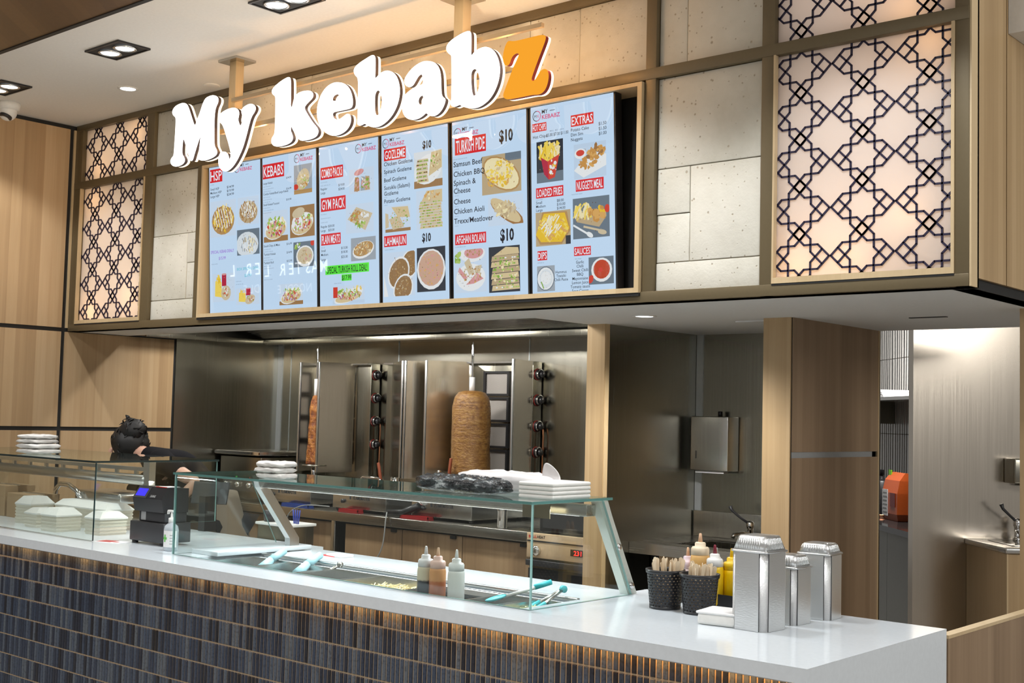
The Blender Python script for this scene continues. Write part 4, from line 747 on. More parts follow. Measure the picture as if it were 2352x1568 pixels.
def arm(x, pts, w=.02, d=.03):
    mb = MB(); n = len(pts); L = []
    for y, z in pts: L.append((y, z))
    vs = []
    for y, z in L: vs += [(x-w, y-d, z), (x+w, y-d, z), (x+w, y+d, z), (x-w, y+d, z)]
    fs = [(0, 1, 2, 3), tuple(4*(n-1)+k for k in (3, 2, 1, 0))]
    for i in range(n-1):
        for k in range(4): fs.append((4*i+k, 4*i+(k+1) % 4, 4*i+4+(k+1) % 4, 4*i+4+k))
    mb.add(vs, fs); return mb
wp(arm(-2.948, [(3.945, 1.36), (3.975, 1.30), (4.155, .978)]), 'support_arm', plain('pale_alloy', (.74, .78, .72), .35, .4), gc, fixn=True)
wp(arm(-5.0, [(3.87, 1.36), (3.89, 1.30), (4.09, 1.04), (4.095, .90)]), 'support_arm', ALU, gc, fixn=True)
for y, z in ((4.045, 1.175), (4.135, 1.015)):
    b = MB(); b.lathe([(.0, 0), (.014, 0), (.016, .004), (.012, .012), (0, .014)], 14, 0, Matrix.Translation((-2.927, y, z)) @ Matrix.Rotation(pi/2, 4, 'Y')); wp(b, 'bolt', CHROME, gc)
lb = wbox('light_bar', STEEL_H, gc, -5.02, -2.95, 3.865, 3.925, 1.30, 1.345, .003)
wbox('led_lens', LAMPW, gc, -4.95, -3.0, 3.885, 3.90, 1.298, 1.3, 0, lb)
b = MB(); b.box(-3.22, -3.08, 3.80, 3.803, 1.285, 1.352); wp(b, 'warning_plate', BRONZE, gc)
lc = thing('glass_display_case', 'glass case by the oak wall with a hanging heat lamp and foam boxes', 'display case', (-6.9, 3.88, .98))
DKE = plain('glass_rim_dark', (.02, .035, .035), .2)
pane(lc, 'front_glass', [(-7.98, 3.50, .982), (-5.897, 3.50, .982), (-5.897, 3.50, 1.386), (-7.98, 3.50, 1.386)], 'y', .008, DKE)
pane(lc, 'side_glass', [(-5.904, 3.509, 1.05), (-5.904, 4.265, 1.05), (-5.904, 4.265, 1.386), (-5.904, 3.509, 1.386)], 'x', .008, GEDGEL)
pane(lc, 'top_glass', [(-7.98, 3.492, 1.387), (-5.89, 3.492, 1.387), (-5.89, 4.272, 1.387), (-7.98, 4.272, 1.387)], 'z', .010, DKE)
hl = MB(); hl.box(-7.98, -6.12, 3.935, 3.965, 1.325, 1.345); hl.box(-6.12, -6.06, 3.93, 3.97, .98, 1.385); wp(hl, 'lamp_gantry', ALU, lc)
b = MB(); b.lathe([(0, 0), (.026, 0), (.03, .012), (.03, 1.86), (0, 1.86)], 16, 0, Matrix.Translation((-6.11, 3.95, 1.275)) @ Matrix.Rotation(-pi/2, 4, 'Y'))
tb = wp(b, 'heat_lamp_tube', ALU, lc)
for k in range(9):
    b = MB(); x = -6.22-k*.2; b.box(x-.012, x+.012, 3.942, 3.958, 1.3, 1.328); wp(b, 'lamp_hanger', ALU, lc)
b = MB()
for k in range(7): b.box(-6.1095, -6.1085, 3.93+k*.006, 3.933+k*.006, 1.27, 1.288)
o = wp(b, 'end_slots', BLACKP, lc, tb); o['kind'] = 'stuff'
# ---------------------------------------------------------------- food pans, food, tongs
def pan(x0, x1, label, depth=.12, fill=None):
    t = thing('food_pan', label, 'food pan', ((x0+x1)/2, 3.66, .842), group='steel food pans in the counter well')
    w = (x1-x0)/2-.004; y = .134; H = .13; b = MB()
    def loop(ww, yy, z): return [(-ww, -yy, z), (ww, -yy, z), (ww, yy, z), (-ww, yy, z)]
    vs = loop(w, y, H)+loop(w-.012, y-.012, H)+loop(w-.02, y-.02, H-.1)+loop(w, y, H-.004)
    fs = [(8, 9, 10, 11)]
    for i in range(4):
        j = (i+1) % 4; fs += [(i, j, 4+j, 4+i), (4+i, 4+j, 8+j, 8+i), (12+i, 12+j, j, i)]
    b.add(vs, fs); b.build('pan_body', STEEL, t, fixn=True)
    if fill:
        rr = random.Random(int(x0*100)); m = MB(); n = 260
        m.box(-w+.022, w-.022, -y+.022, y-.022, .04, .075)
        for k in range(n):
            cx, cy = rr.uniform(-w+.03, w-.03), rr.uniform(-y+.03, y-.03); z = .085+.03*(1-(abs(cx)/w)**2)*(1-(abs(cy)/y)**2)*rr.uniform(.3, 1.3)
            m.box(-.017, .017, -.002, .002, -.0015, .0015, 0, TM(cx, cy, z, rr.uniform(0, pi), rr.uniform(-.5, .5), rr.uniform(-.4, .4)))
        o = m.build(fill[0], fill[1], t); o['kind'] = 'stuff'
    return t
CHEESE = plain('shredded_cheese', (.78, .66, .34), .6); CABB = plain('shredded_cabbage', (.72, .74, .46), .6); LET = plain('lettuce', (.3, .42, .1), .5)
pan(-4.92, -4.62, 'steel food pan under the first pale blue scoop handle'); pan(-4.62, -4.32, 'steel food pan under the second pale blue scoop handle')
pan(-4.32, -4.02, 'empty steel food pan with tongs leaning in it'); pan(-4.02, -3.62, 'steel food pan filled with shredded yellow cheese', fill=('grated_cheese', CHEESE))
pan(-3.30, -3.12, 'steel food pan under the teal spoon'); pan(-3.12, -2.98, 'steel food pan filled with shredded cabbage in the glass corner', fill=('grated_cabbage', CABB))
st_ = thing('bottle_rest', 'steel plate the three sauce bottles stand on', 'plate', (-3.46, 3.66, .82)); b = MB(); b.box(-.158, .158, -.134, .134, .095, .1); b.box(-.158, .158, -.134, -.13, 0, .095); b.box(-.158, .158, .13, .134, 0, .095); b.build('rest_plate', STEEL, st_)
def scoop(x, y, z, label):
    t = thing('scoop', label, 'scoop', (x, y, z), rz=.15, group='pale blue scoops in the food pans'); b = MB()
    b.tube([(0, .11, .055), (0, .02, .02)], [.017, .02], 10); b.build('handle', PALEBLUE, t)
    b = MB(); b.tube([(0, .02, .02), (0, -.05, -.02)], [.019, .026], 10); b.build('bowl', PALEBLUE, t); return t
scoop(-4.73, 3.73, .955, 'pale blue scoop nearest the display case arm'); scoop(-4.50, 3.76, .955, 'pale blue scoop between the case arm and the tongs')
def tongs(x, y, z, a, label, mat, tip=None, L=.2, rx=.55):
    t = thing('tongs', label, 'tongs', (x, y, z), rz=a, group='tongs in the food pans')
    for s_ in (-1, 1):
        b = MB(); b.tube([(0, 0, 0), (s_*.018, -L*.5, -L*.5*rx), (s_*.026, -L, -L*rx)], [.007, .006, .004], 8); b.build('tong_arm', mat, t)
        if tip:
            b = MB(); b.tube([(s_*.02, -L*.55, -L*.55*rx), (s_*.026, -L*.9, -L*.9*rx), (s_*.028, -L*1.1, -L*1.1*rx)], [.009, .012, .004], 8); b.build('tip', tip, t)
    b = MB(); b.lathe([(0, -.008), (.014, -.008), (.014, .008), (0, .008)], 12, 0, Matrix.Rotation(pi/2, 4, 'Y')); b.build('hinge', tip or mat, t)
    return t
tongs(-4.31, 3.81, .99, -.55, 'plain steel tongs leaning on the rail behind the pans', STEEL)
tongs(-3.035, 3.84, 1.015, -.35, 'teal tipped tongs leaning in the cabbage pan', STEEL, TEAL, .17, .5)
t = thing('spoon', 'teal silicone spoon with a white handle across the last pan', 'spoon', (-3.1, 3.80, 1.03), rz=-.5); b = MB(); b.tube([(0, .01, .0), (0, -.17, -.045)], .007, 8); b.build('handle', WHITEP, t)
b = MB(); b.lathe([(0, -.006), (.03, -.003), (.034, .004), (.028, .006), (0, .0)], 16, 0, TM(0, -.2, -.05, 0, .25), True, .8, 1.3); b.build('bowl', TEAL, t); b = MB(); b.tube([(0, .03, .008), (0, -.04, -.01)], .011, 8); b.build('grip', TEAL, t)
# ---------------------------------------------------------------- squeeze bottles
def sauce_mat(name, liq, level, air=(.6, .55, .42)):
    t = NT(name); tc = t.n('ShaderNodeTexCoord'); sp = t.n('ShaderNodeSeparateXYZ'); t.t.links.new(tc.outputs['Object'], sp.inputs[0])
    nz = t.noise(tc.outputs['Object'], 30, 3); h = t.math('ADD', sp.outputs[2], t.math('MULTIPLY', t.math('SUBTRACT', nz, .5), .02))
    f = t.ramp(t.math('DIVIDE', h, .3), [(level/.3-.012, (0, 0, 0)), (level/.3+.012, (1, 1, 1))])
    t.pbr(t.mix(f, liq, air), .3, 0, None, Subsurface_Weight=.15, Subsurface_Radius=(.02, .02, .02)); return t.m
CLEARCAP = plain('milky_cap', (.74, .72, .72), .35)
def squeeze(loc, label, liq, level, r=.034, h=.15, cap=None, tip=None, air=(.62, .55, .4), group='squeeze bottles', s=1.0):
    t = thing('squeeze_bottle', label, 'sauce bottle', loc, group=group)
    m = sauce_mat('sauce_'+str(len(MATS)), liq, level*s, air)
    b = MB(); b.lathe([(r*.9, 0), (r, .006), (r, h*.86), (r*.96, h*.93), (r*.86, h)], 22); o = b.build('bottle_body', m, t)
    b = MB(); b.lathe([(r*.92, h-.004), (r*.92, h+.02), (r*.80, h+.026), (r*.55, h+.028), (r*.55, h+.04), (r*.45, h+.044), (.2*r, h+.045)], 22); b.build('cap', cap or CLEARCAP, t)
    b = MB(); b.lathe([(r*.24, h+.044), (r*.14, h+.075), (r*.09, h+.078)], 12); b.build('nozzle', tip or CLEARCAP, t)
    t.scale = (s, s, s); return t
PINKCAP = plain('pink_cap', (.75, .5, .42), .4); PEACH = plain('peach_tip', (.78, .5, .32), .4)
squeeze((-3.555, 3.60, .922), 'squeeze bottle two thirds full of near black sauce', (.012, .015, .025), .095, h=.152)
squeeze((-3.487, 3.60, .922), 'squeeze bottle of orange red sauce between two others', (.45, .13, .04), .098, h=.152, cap=PINKCAP, tip=PEACH, air=(.62, .3, .12))
squeeze((-3.385, 3.60, .922), 'squeeze bottle of thick white sauce with a white cap', (.72, .72, .68), .3, h=.152, cap=WHITEP, tip=WHITEP)
# ---------------------------------------------------------------- things on the counter's right end
FOIL = None
def mk_foil():
    t = NT('foil'); v = t.pos((1, 1, 30)); nz = t.noise(t.pos((60, 60, 220)), 1.0, 3); big = t.noise(t.pos((8, 8, 5)), 1.0, 2)
    t.pbr(t.mix(big, (.80, .82, .82), (.92, .93, .93)), .33, 1.0, t.bump(nz, .35, .0015)); return t.m
FOIL = mk_foil()
def mk_foilc():
    t = NT('foil_crinkled'); nz = t.noise(t.pos((150, 150, 420)), 1.0, 4, .7)
    t.pbr((.86, .86, .85), .3, 1.0, t.bump(nz, .9, .004)); return t.m
FOILC = mk_foilc()
FOILW = plain('foil_wrinkled', (.74, .74, .73), .3, 1)
def tray_stack(name, loc, rz, wx, wy, H, top, label):
    """nested foil trays standing upside down: a tall rim stack under one fluted tray"""
    t = thing('foil_tray_stack', label, 'foil trays', loc, rz, 'stacks of foil trays on the counter end')
    b = MB()
    def rr(w, d, c, z, n=4):
        L = []
        for sx, sy, a0 in ((1, 1, 0), (-1, 1, pi/2), (-1, -1, pi), (1, -1, 1.5*pi)):
            for k in range(n+1):
                a = a0+pi/2*k/n; L.append((sx*(w/2-c)+c*math.cos(a), sy*(d/2-c)+c*math.sin(a), z))
        return L
    def skin(bm, loops, capb=True, capt=True, sm=True):
        n = len(loops[0]); vs = sum(loops, []); fs = []
        for i in range(len(loops)-1):
            for k in range(n): fs.append((i*n+k, i*n+(k+1) % n, (i+1)*n+(k+1) % n, (i+1)*n+k))
        if capb: fs.append(tuple(reversed(range(n))))
        if capt: fs.append(tuple((len(loops)-1)*n+k for k in range(n)))
        bm.add(vs, fs, 0, sm)
    skin(b, [rr(wx, wy, .024, 0), rr(wx, wy, .024, H)], True, True); b.build('nested_corners', FOILC, t)
    for M in (Matrix.Identity(4), Matrix.Rotation(pi, 4, 'Z'), Matrix.Rotation(pi/2, 4, 'Z'), Matrix.Rotation(-pi/2, 4, 'Z')):
        sq = abs(M[0][0]) > .5; W_, D_ = (wx, wy) if sq else (wy, wx)
        b = MB(); b.box(-W_*.34, W_*.34, -D_/2-.0022, -D_/2+.002, .001, H-.001, 0, M); b.build('nested_flange', FOIL, t)
        b = MB(); b.box(W_*.34, W_*.34+.0014, -D_/2-.0012, -D_/2+.002, .001, H-.001, 0, M); b.box(-W_*.34-.0014, -W_*.34, -D_/2-.0012, -D_/2+.002, .001, H-.001, 0, M); b.build('shadow_line', DARKP, t)
    b = MB(); skin(b, [rr(wx+.006, wy+.006, .018, H), rr(wx+.008, wy+.008, .019, H+.004), rr(wx+.002, wy+.002, .017, H+.007)]); b.build('rolled_rim', ALU, t)
    # fluted top tray
    b = MB(); m = 26; L0 = rr(wx-.006, wy-.006, .016, H+.006); L1 = rr(wx*.80, wy*.80, .02, H+top*.9); L2 = rr(wx*.74, wy*.74, .02, H+top)
    skin(b, [L0, L1, L2]); b.build('top_tray', FOIL, t)
    fl = MB()
    for sx, sy, W_, D_ in ((0, -1, wx, wy), (0, 1, wx, wy), (1, 0, wy, wx), (-1, 0, wy, wx)):
        k = int(W_*.62/.0085)
        for i in range(k):
            u = (i+.5)/k-.5; p0 = Vector((u*W_*.70, -(D_/2-.004), H+.012)); p1 = Vector((u*W_*.60, -(D_*.40+.001), H+top*.86))
            M = Matrix.Rotation({(0, -1): 0, (0, 1): pi, (1, 0): pi/2, (-1, 0): -pi/2}[(sx, sy)], 4, 'Z')
            fl.tube([M @ p0, M @ p1], .0022, 4)
    o = fl.build('flutes', FOIL, t); o['kind'] = 'stuff'
    return t
tray_stack('a', (-2.158, 3.81, TZ), math.radians(-3), .138, .148, .262, .055, 'tallest stack of foil trays, nearest the counter front')
tray_stack('b', (-2.14, 4.005, TZ), math.radians(-3), .10, .125, .195, .045, 'short narrow stack of foil trays between two taller stacks')
tray_stack('c', (-2.13, 4.20, TZ), math.radians(4), .125, .13, .23, .04, 'rear stack of foil trays nearest the walnut cupboard')
def basket(loc, label, seed):
    t = thing('perforated_basket', label, 'basket', loc, group='black perforated cutlery baskets')
    H, r0, r1 = .145, .057, .07; n = 26; rows = 12; b = MB(); vs = []; fs = []
    # woven wall: each cell a frame round a diamond hole
    for j in range(rows):
        for i in range(n):
            a0, a1 = 2*pi*(i+.5*(j % 2))/n, 2*pi*(i+1+.5*(j % 2))/n; z0, z1 = .008+(H-.02)*j/rows, .008+(H-.02)*(j+1)/rows
            def P(a, z, dr=0): r = r0+(r1-r0)*z/H+dr; return (r*math.cos(a), r*math.sin(a), z)
            am, zm = (a0+a1)/2, (z0+z1)/2; k = len(vs); o4 = [P(a0, z0), P(a1, z0), P(a1, z1), P(a0, z1)]; i4 = [P(am, z0+.0025, .0006), P(a1-.05, zm, .0006), P(am, z1-.0025, .0006), P(a0+.05, zm, .0006)]
            vs += o4+i4+[P(a0, zm), P(a1, zm), P(am, z0), P(am, z1)]
            fs += [(k, k+10, k+4, k+7, k+8), (k+10, k+1, k+9, k+5, k+4), (k+9, k+2, k+11, k+6, k+5), (k+11, k+3, k+8, k+7, k+6)]
    b.add(vs, fs); o = b.build('basket_wall', BLACKP, t)
    sol = o.modifiers.new('thick', 'SOLIDIFY'); sol.thickness = .0022
    b = MB(); b.lathe([(r0-.002, 0), (r0+.002, 0), (r0+.002, .01), (0, .01)], 28); b.build('base', BLACKP, t)
    b = MB(); b.lathe([(r1-.004, H-.014), (r1+.003, H-.014), (r1+.005, H), (r1-.003, H), (r1-.004, H-.014)], 28, 0, None, False); b.build('rim', BLACKP, t)
    return t
STICK = plain('birch_stick', (.80, .66, .47), .7)
rs = random.Random(3)
def forks(c, n, lab, seed):
    rr_ = random.Random(seed)
    for k in range(n):
        a, r = rr_.uniform(0, 2*pi), .048*math.sqrt(rr_.random()); tl = rr_.uniform(-.12, .12); L = rr_.uniform(.155, .178)
        b = MB(); w = .0085; n_ = 6
        ol = [(-w*.6, 0), (w*.6, 0), (w*.62, L*.62)]+[(w*math.cos(q), L-w+w*math.sin(q)) for q in [pi*i/n_ for i in range(n_+1)]]+[(-w*.62, L*.62)]
        b.prism(ol, -.0009, .0009)
        o = b.build('wooden_cutlery', STICK, None, (c[0]+r*math.cos(a), c[1]+r*math.sin(a), c[2]+.012)); o.rotation_euler = (tl, rr_.uniform(-.15, .15), rr_.uniform(0, pi))
        tag(o, lab, 'cutlery', lab)
basket((-2.628, 3.94, TZ), 'black basket of wooden cutlery nearer the glass case', 1); basket((-2.472, 3.93, TZ), 'black basket of wooden cutlery nearer the foil trays', 2)
forks((-2.628, 3.94, TZ), 26, 'wooden cutlery stick standing in the black basket nearer the glass case', 5); forks((-2.472, 3.93, TZ), 26, 'wooden cutlery stick standing in the black basket nearer the foil trays', 6)
# condiment bottles in a black tray behind the baskets
t = thing('bottle_tray', 'shallow black tray holding the condiment bottles', 'tray', (-2.55, 4.16, TZ)); b = MB()
b.box(-.17, .19, -.055, .085, 0, .006)
for x0, x1, y0, y1 in ((-.17, -.164, -.055, .085), (.184, .19, -.055, .085), (-.17, .19, -.055, -.049), (-.17, .19, .079, .085)): b.box(x0, x1, y0, y1, .006, .05)
b.build('tray_body', BLACKP, t)
squeeze((-2.665, 4.15, TZ+.007), 'pink capped squeeze bottle behind the first basket', (.66, .5, .5), .02, r=.032, h=.125, cap=plain('pale_pink_cap', (.74, .6, .66), .4), tip=PEACH, air=(.7, .6, .62))
squeeze((-2.60, 4.135, TZ+.007), 'large squeeze bottle of pale orange sauce, tallest behind the baskets', (.74, .45, .16), .3, r=.038, h=.185, cap=plain('cream_cap', (.8, .68, .5), .4), tip=PEACH)
squeeze((-2.56, 4.19, TZ+.007), 'clear squeeze bottle with a pale grey tip between orange and yellow bottles', (.7, .72, .72), .3, r=.03, h=.13, cap=WHITEP, tip=GREYP)
MUST = plain('mustard_yellow', (.80, .52, .01), .35); MAROON = plain('maroon_tip', (.2, .01, .03), .35)
t = squeeze((-2.528, 4.125, TZ+.007), 'yellow mustard bottle with a white oval label and maroon tip', (.80, .52, .01), .3, r=.034, h=.148, cap=WHITEP, tip=MAROON, air=(.80, .52, .01))
b = MB(); ang = -2.0
for k in range(1): 
    vs = []; fs = []; n = 12
    for i in range(n+1):
        for s_ in (-1, 1):
            q = -.5+1.0*i/n; a = ang+q*1.1; z = .07+s_*.048*math.sqrt(max(0, 1-(2*q)**2)); vs.append((.0345*math.cos(a), .0345*math.sin(a), z))
    fs = [(2*i, 2*i+2, 2*i+3, 2*i+1) for i in range(n)]; b.add(vs, fs)
lab = b.build('oval_label', PAPER, t)
def curved_text(parent, txt, r, ang, z, h, mat, w=None, bold=.0):
    vs, fs, bb = text_geo(txt, bold); k = h/.7; kx = k if w is None else w/(bb[1]-bb[0]); mid = (bb[0]+bb[1])/2
    m = MB(); m.add([(r*math.cos(ang+(x-mid)*kx/r), r*math.sin(ang+(x-mid)*kx/r), z+y*k) for x, y, _ in vs], fs); return m.build('print', mat, parent)
curved_text(lab, 'AMERICAN', .0352, ang, .075, .007, MAROON, .026); curved_text(lab, 'MUSTARD', .0352, ang, .06, .006, MAROON, .024)
squeeze((-2.484, 4.175, TZ+.007), 'all yellow squeeze bottle with a yellow tip', (.82, .53, .0), .3, r=.034, h=.135, cap=MUST, tip=MUST, air=(.82, .53, 0))
# low white napkin block
t = thing('napkin_block', 'low rounded white napkin block beside the tallest foil stack', 'napkins', (-2.285, 3.80, TZ), rz=.15); b = MB(); b.box(-.075, .075, -.07, .07, .0, .04, 0, None, .012); b.build('napkins', FOAM, t); b = MB(); b.box(-.078, .078, -.073, .073, .038, .047, 0, None, .01); b.build('top_sheet', PAPER, t)
# ---------------------------------------------------------------- sanitiser, payment printer, leaflet
t = thing('hand_sanitiser', 'clear pump bottle of hand sanitiser with a green cross label', 'pump bottle', (-5.30, 3.575, TZ))
GEL = plain('clear_gel', (.70, .76, .82), .12, 0, Transmission_Weight=.35)
b = MB(); b.lathe([(.030, 0), (.034, .006), (.034, .105), (.03, .122), (.016, .134), (.014, .14)], 22, 0, None, True, 1.25, .95); b.build('bottle', GEL, t)
b = MB(); b.lathe([(.0155, .138), (.0155, .16), (.006, .164), (.005, .19)], 16); pc = b.build('pump_collar', WHITEP, t)
b = MB(); b.box(-.03, .011, -.007, .007, .188, .199, 0, None, .003); b.box(-.034, -.026, -.005, .005, .178, .192); b.build('pump_spout', WHITEP, t)
def wrap_patch(r, a0, a1, z0, z1, sy, n=10):
    m = MB(); vs = []
    for i in range(n+1):
        a = a0+(a1-a0)*i/n
        for z in (z0, z1): vs.append((r*math.cos(a), r*math.sin(a)*sy, z))
    m.v = []
    m.add([(x*1.25, y, z) for x, y, z in vs], [(2*i, 2*i+2, 2*i+3, 2*i+1) for i in range(n)]); return m
lab = wrap_patch(.0346, -2.0, .1, .02, .10, .955).build('label', PAPER, t)
GRC = plain('green_print', (.12, .5, .08), .6)
b = MB(); wrap_v = wrap_patch(.0352, -1.75, -1.5, .045, .08, .96); o = wrap_v.build('cross', GRC, lab); o = wrap_patch(.0352, -1.95, -1.3, .057, .068, .96).build('cross', GRC, lab)
for k in range(4): wrap_patch(.0352, -.9, -.2-.1*(k % 2), .035+k*.014, .038+k*.014, .96).build('print_line', GREYP, lab)
t = thing('receipt_printer', 'black cash box and receipt printer with a lit blue display', 'printer', (-5.615, 3.72, TZ), rz=math.radians(2))
b = MB(); b.box(-.145, .145, -.085, .085, .014, .115, 0, None, .006); b.build('cash_box', DARKP, t)
for x in (-.12, .12): b = MB(); b.lathe([(.016, 0), (.016, .014)], 12, 0, TM(x, -.065, 0)); b.build('foot', BLACKP, t)
b = MB(); b.box(-.095, .125, -.065, .07, .116, .168, 0, None, .004); b.build('printer_base', DARKP, t)
b = MB()
vs = [(-.115, -.08, .168), (.135, -.08, .168), (.135, .07, .168), (-.115, .07, .168), (-.115, -.095, .235), (.135, -.095, .235), (.135, -.055, .295), (-.115, -.055, .295), (.135, .07, .29), (-.115, .07, .29)]
b.add(vs, [(0, 3, 2, 1), (0, 1, 5, 4), (4, 5, 6, 7), (7, 6, 8, 9), (3, 9, 8, 2), (1, 2, 8, 6, 5), (0, 4, 7, 9, 3)]); hd = b.build('printer_head', BLACKP, t)
Mf = Matrix.Translation((0, -.0955, .2355)) @ Matrix.Rotation(-math.atan2(.04, .06), 4, 'X')
b = MB(); b.box(-.11, .0, -.002, .001, .002, .068, 0, Mf); dp = b.build('display_bezel', DARKP, t)
b = MB(); b.box(-.098, -.018, -.003, -.0021, .013, .056, 0, Mf); b.build('lit_display', emis('blue_display', (.05, .04, .9), 1.6), dp)
b = MB(); put_text(b, 'SAM4S', .03, .008, .014, .045, 0, -.0025, .02, 'l', Mf); b.build('print', GREYP, hd)
b = MB(); b.box(.03, .115, -.05, .03, .2955, .297, 0); b.build('white_sticker', PAPER, hd); b = MB(); b.box(.03, .115, -.058, -.05, .2945, .298, 0); b.build('red_sticker_edge', REDP, hd)
b = MB(); b.box(-.075, -.035, -.0665, -.065, .122, .165); b.build('rating_label', GREYP, t)
b = MB(); b.box(-.11, .07, -.05, .05, 0, .0015); o = b.build('leaflet', PAPER, None, (-5.80, 3.575, TZ)); o.rotation_euler = (0, 0, .3); tag(o, 'white leaflet with red print lying before the cash box', 'leaflet')
b = MB(); b.box(-.1, -.01, -.03, .045, .0015, .002); b.box(0, .03, -.02, .0, .0015, .002); b.build('red_print', REDP, o)
o = MB().box(-.06, .06, -.04, .04, 0, .012, 0, None, .003).build('order_pad', PAPER, None, (-4.63, 4.09, .978)); o.rotation_euler = (0, 0, -.1); tag(o, 'white order pad with red edge on the back worktop', 'pad')
MB().box(-.09, .01, -.045, .02, -.0005, .003).build('red_cover', REDP, o)
# ---------------------------------------------------------------- packs lying on the glass tops
def blob(name, mat, loc, L, label, cat, seed, rz=0, amp=.3, seg=(26, 14), ws=9, flat=.0):
    """creased plastic pack: a flattened superellipsoid with fold noise"""
    from mathutils import noise as N
    bm = bmesh.new(); bmesh.ops.create_uvsphere(bm, u_segments=seg[0], v_segments=seg[1], radius=1)
    for v in bm.verts:
        c = v.co.copy(); e = .45
        p = Vector([math.copysign(abs(k)**e, k) for k in c]); p.normalize(); m = max(abs(c.x), abs(c.y), abs(c.z)); p = c*(1/(abs(c.x)**4+abs(c.y)**4+abs(c.z)**4)**.25)
        nz = N.noise(Vector((p.x*ws*.35+seed, p.y*ws*.5, p.z*2)))*amp + N.noise(Vector((p.x*ws, p.y*ws*1.4+seed, p.z*4)))*amp*.6
        p.z = p.z*(1+nz) if p.z > -.2 else p.z
        p.x *= 1+.05*N.noise(Vector((p.z*4, p.y*3, seed))); p.y *= 1+.06*N.noise(Vector((p.x*4, p.z*3, seed)))
        v.co = Vector((p.x*L[0]/2, p.y*L[1]/2, max(0, L[2]/2+p.z*L[2]/2)))
    b = MB(); b.bm(bm, 0, True); o = b.build(name, mat, None, loc); o.rotation_euler = (0, 0, rz); return tag(o, label, cat)
def mk_film():
    t = NT('black_film'); nz = t.noise(t.pos((11, 30, 30)), 1.0, 4, .7); c = t.ramp(nz, [(.42, (.012, .014, .016)), (.56, (.05, .06, .065)), (.68, (.5, .55, .56))])
    t.pbr(c, .1, 0, t.bump(nz, .8, .012)); return t.m
SHRINK = plain('clear_film', (.84, .83, .80), .22); BLKFILM = mk_film(); BAGF = plain('frosted_bag', (.72, .70, .70), .35)
GT = 1.3735
def pack(loc, L, n, label, rz, seed):
    t = thing('foam_box_pack', label, 'foam boxes', loc, rz, 'film wrapped foam packs on the glass tops'); r_ = random.Random(seed); h = L[2]/n
    from mathutils import noise as N
    for k in range(n):
        bm = bmesh.new(); bmesh.ops.create_uvsphere(bm, u_segments=30, v_segments=10, radius=1)
        for v in bm.verts:
            c = v.co; p = c*(1/(abs(c.x)**6+abs(c.y)**6+abs(c.z)**4)**.2)
            v.co = Vector((p.x*L[0]/2*(1+.13*N.noise(Vector((c.y*5, c.z*4, seed+k)))), p.y*L[1]/2*(1+.16*N.noise(Vector((c.x*6, c.z*4, seed+k*2)))), h/2+p.z*h*.52*(1+.5*N.noise(Vector((c.x*5, c.y*5, seed+k))))))
        b = MB(); b.bm(bm, 0, True, TM(r_.uniform(-.004, .004), r_.uniform(-.004, .004), k*h)); b.build('wrapped_boxes', SHRINK, t)
    return t
pack((-4.53, 3.60, GT), (.155, .13, .078), 3, 'film wrapped pack of white foam boxes on the long glass case', .1, 3.1)
pack((-6.86, 3.70, 1.399), (.2, .18, .058), 2, 'lower film wrapped foam pack on the case by the oak wall', .1, 8.1)
pack((-6.87, 3.70, 1.459), (.18, .17, .05), 2, 'upper film wrapped foam pack on the case by the oak wall', .2, 5.3)
blob('film_bag', BLKFILM, (-3.42, 3.66, GT), (.50, .17, .062), 'crumpled black and clear plastic bag pack on the glass top', 'bag', 1.7, -.12, .55, (90, 36), 14)
blob('white_bag', BAGF, (-3.36, 3.86, GT), (.50, .16, .082), 'long white frosted bag lying behind the black bag', 'bag', 2.2, -.05, .25, (40, 20), 9)
b = MB(); vs = [(0, 0, 0), (.05, .01, .0), (.1, .0, -.02), (.01, 0, .055), (.045, .02, .05), (.1, .01, .018), (.02, 0, .08), (.06, .01, .055)]
b.add(vs, [(0, 1, 4, 3), (1, 2, 5, 4), (3, 4, 7, 6), (4, 5, 7)], 0, True); o = b.build('bag_tail', BAGF, None); o.parent = bpy.data.objects['white_bag']; o.location = (.19, 0, .055); o.modifiers.new('s', 'SUBSURF').levels = 2; o.modifiers['s'].render_levels = 2; so = o.modifiers.new('t', 'SOLIDIFY'); so.thickness = .003
t = thing('foam_plate_stack', 'neat stack of white foam trays at the end of the glass top', 'foam trays', (-3.02, 3.755, GT), rz=.02)
for k in range(4): b = MB(); b.box(-.085, .085, -.12, .12, k*.0158, k*.0158+.0156, 0, None, .0065); b.build('foam_tray', FOAM, t)
# ---------------------------------------------------------------- extraction hood
hd_ = thing('extraction_hood', 'stainless steel extraction hood over the kebab grills', 'hood', (-6.1, 5.7, 2.19))
wbox('rear_trough', STEEL_D, hd_, -7.82, -4.17, 6.03, 6.05, 2.192, 2.232, .003); wbox('side_trough', STEEL_D, hd_, -7.82, -7.80, 4.99, 6.03, 2.192, 2.232, .003)
wbox('trough_floor', STEEL_D, hd_, -7.82, -4.17, 6.05, 6.355, 2.205, 2.21); wbox('trough_floor', STEEL_D, hd_, -8.015, -7.82, 4.99, 6.355, 2.205, 2.21)
for k in range(6):
    x0 = -7.80+k*.605; b = MB(); vs = [(x0, 6.03, 2.24), (x0+.6, 6.03, 2.24), (x0+.6, 5.0, 2.52), (x0, 5.0, 2.52)]
    b.add(vs+[(x, y, z+.02) for x, y, z in vs], [(0, 1, 2, 3), (7, 6, 5, 4), (0, 4, 5, 1), (1, 5, 6, 2), (2, 6, 7, 3), (3, 7, 4, 0)]); wp(b, 'filter_panel', STEEL_H, hd_)
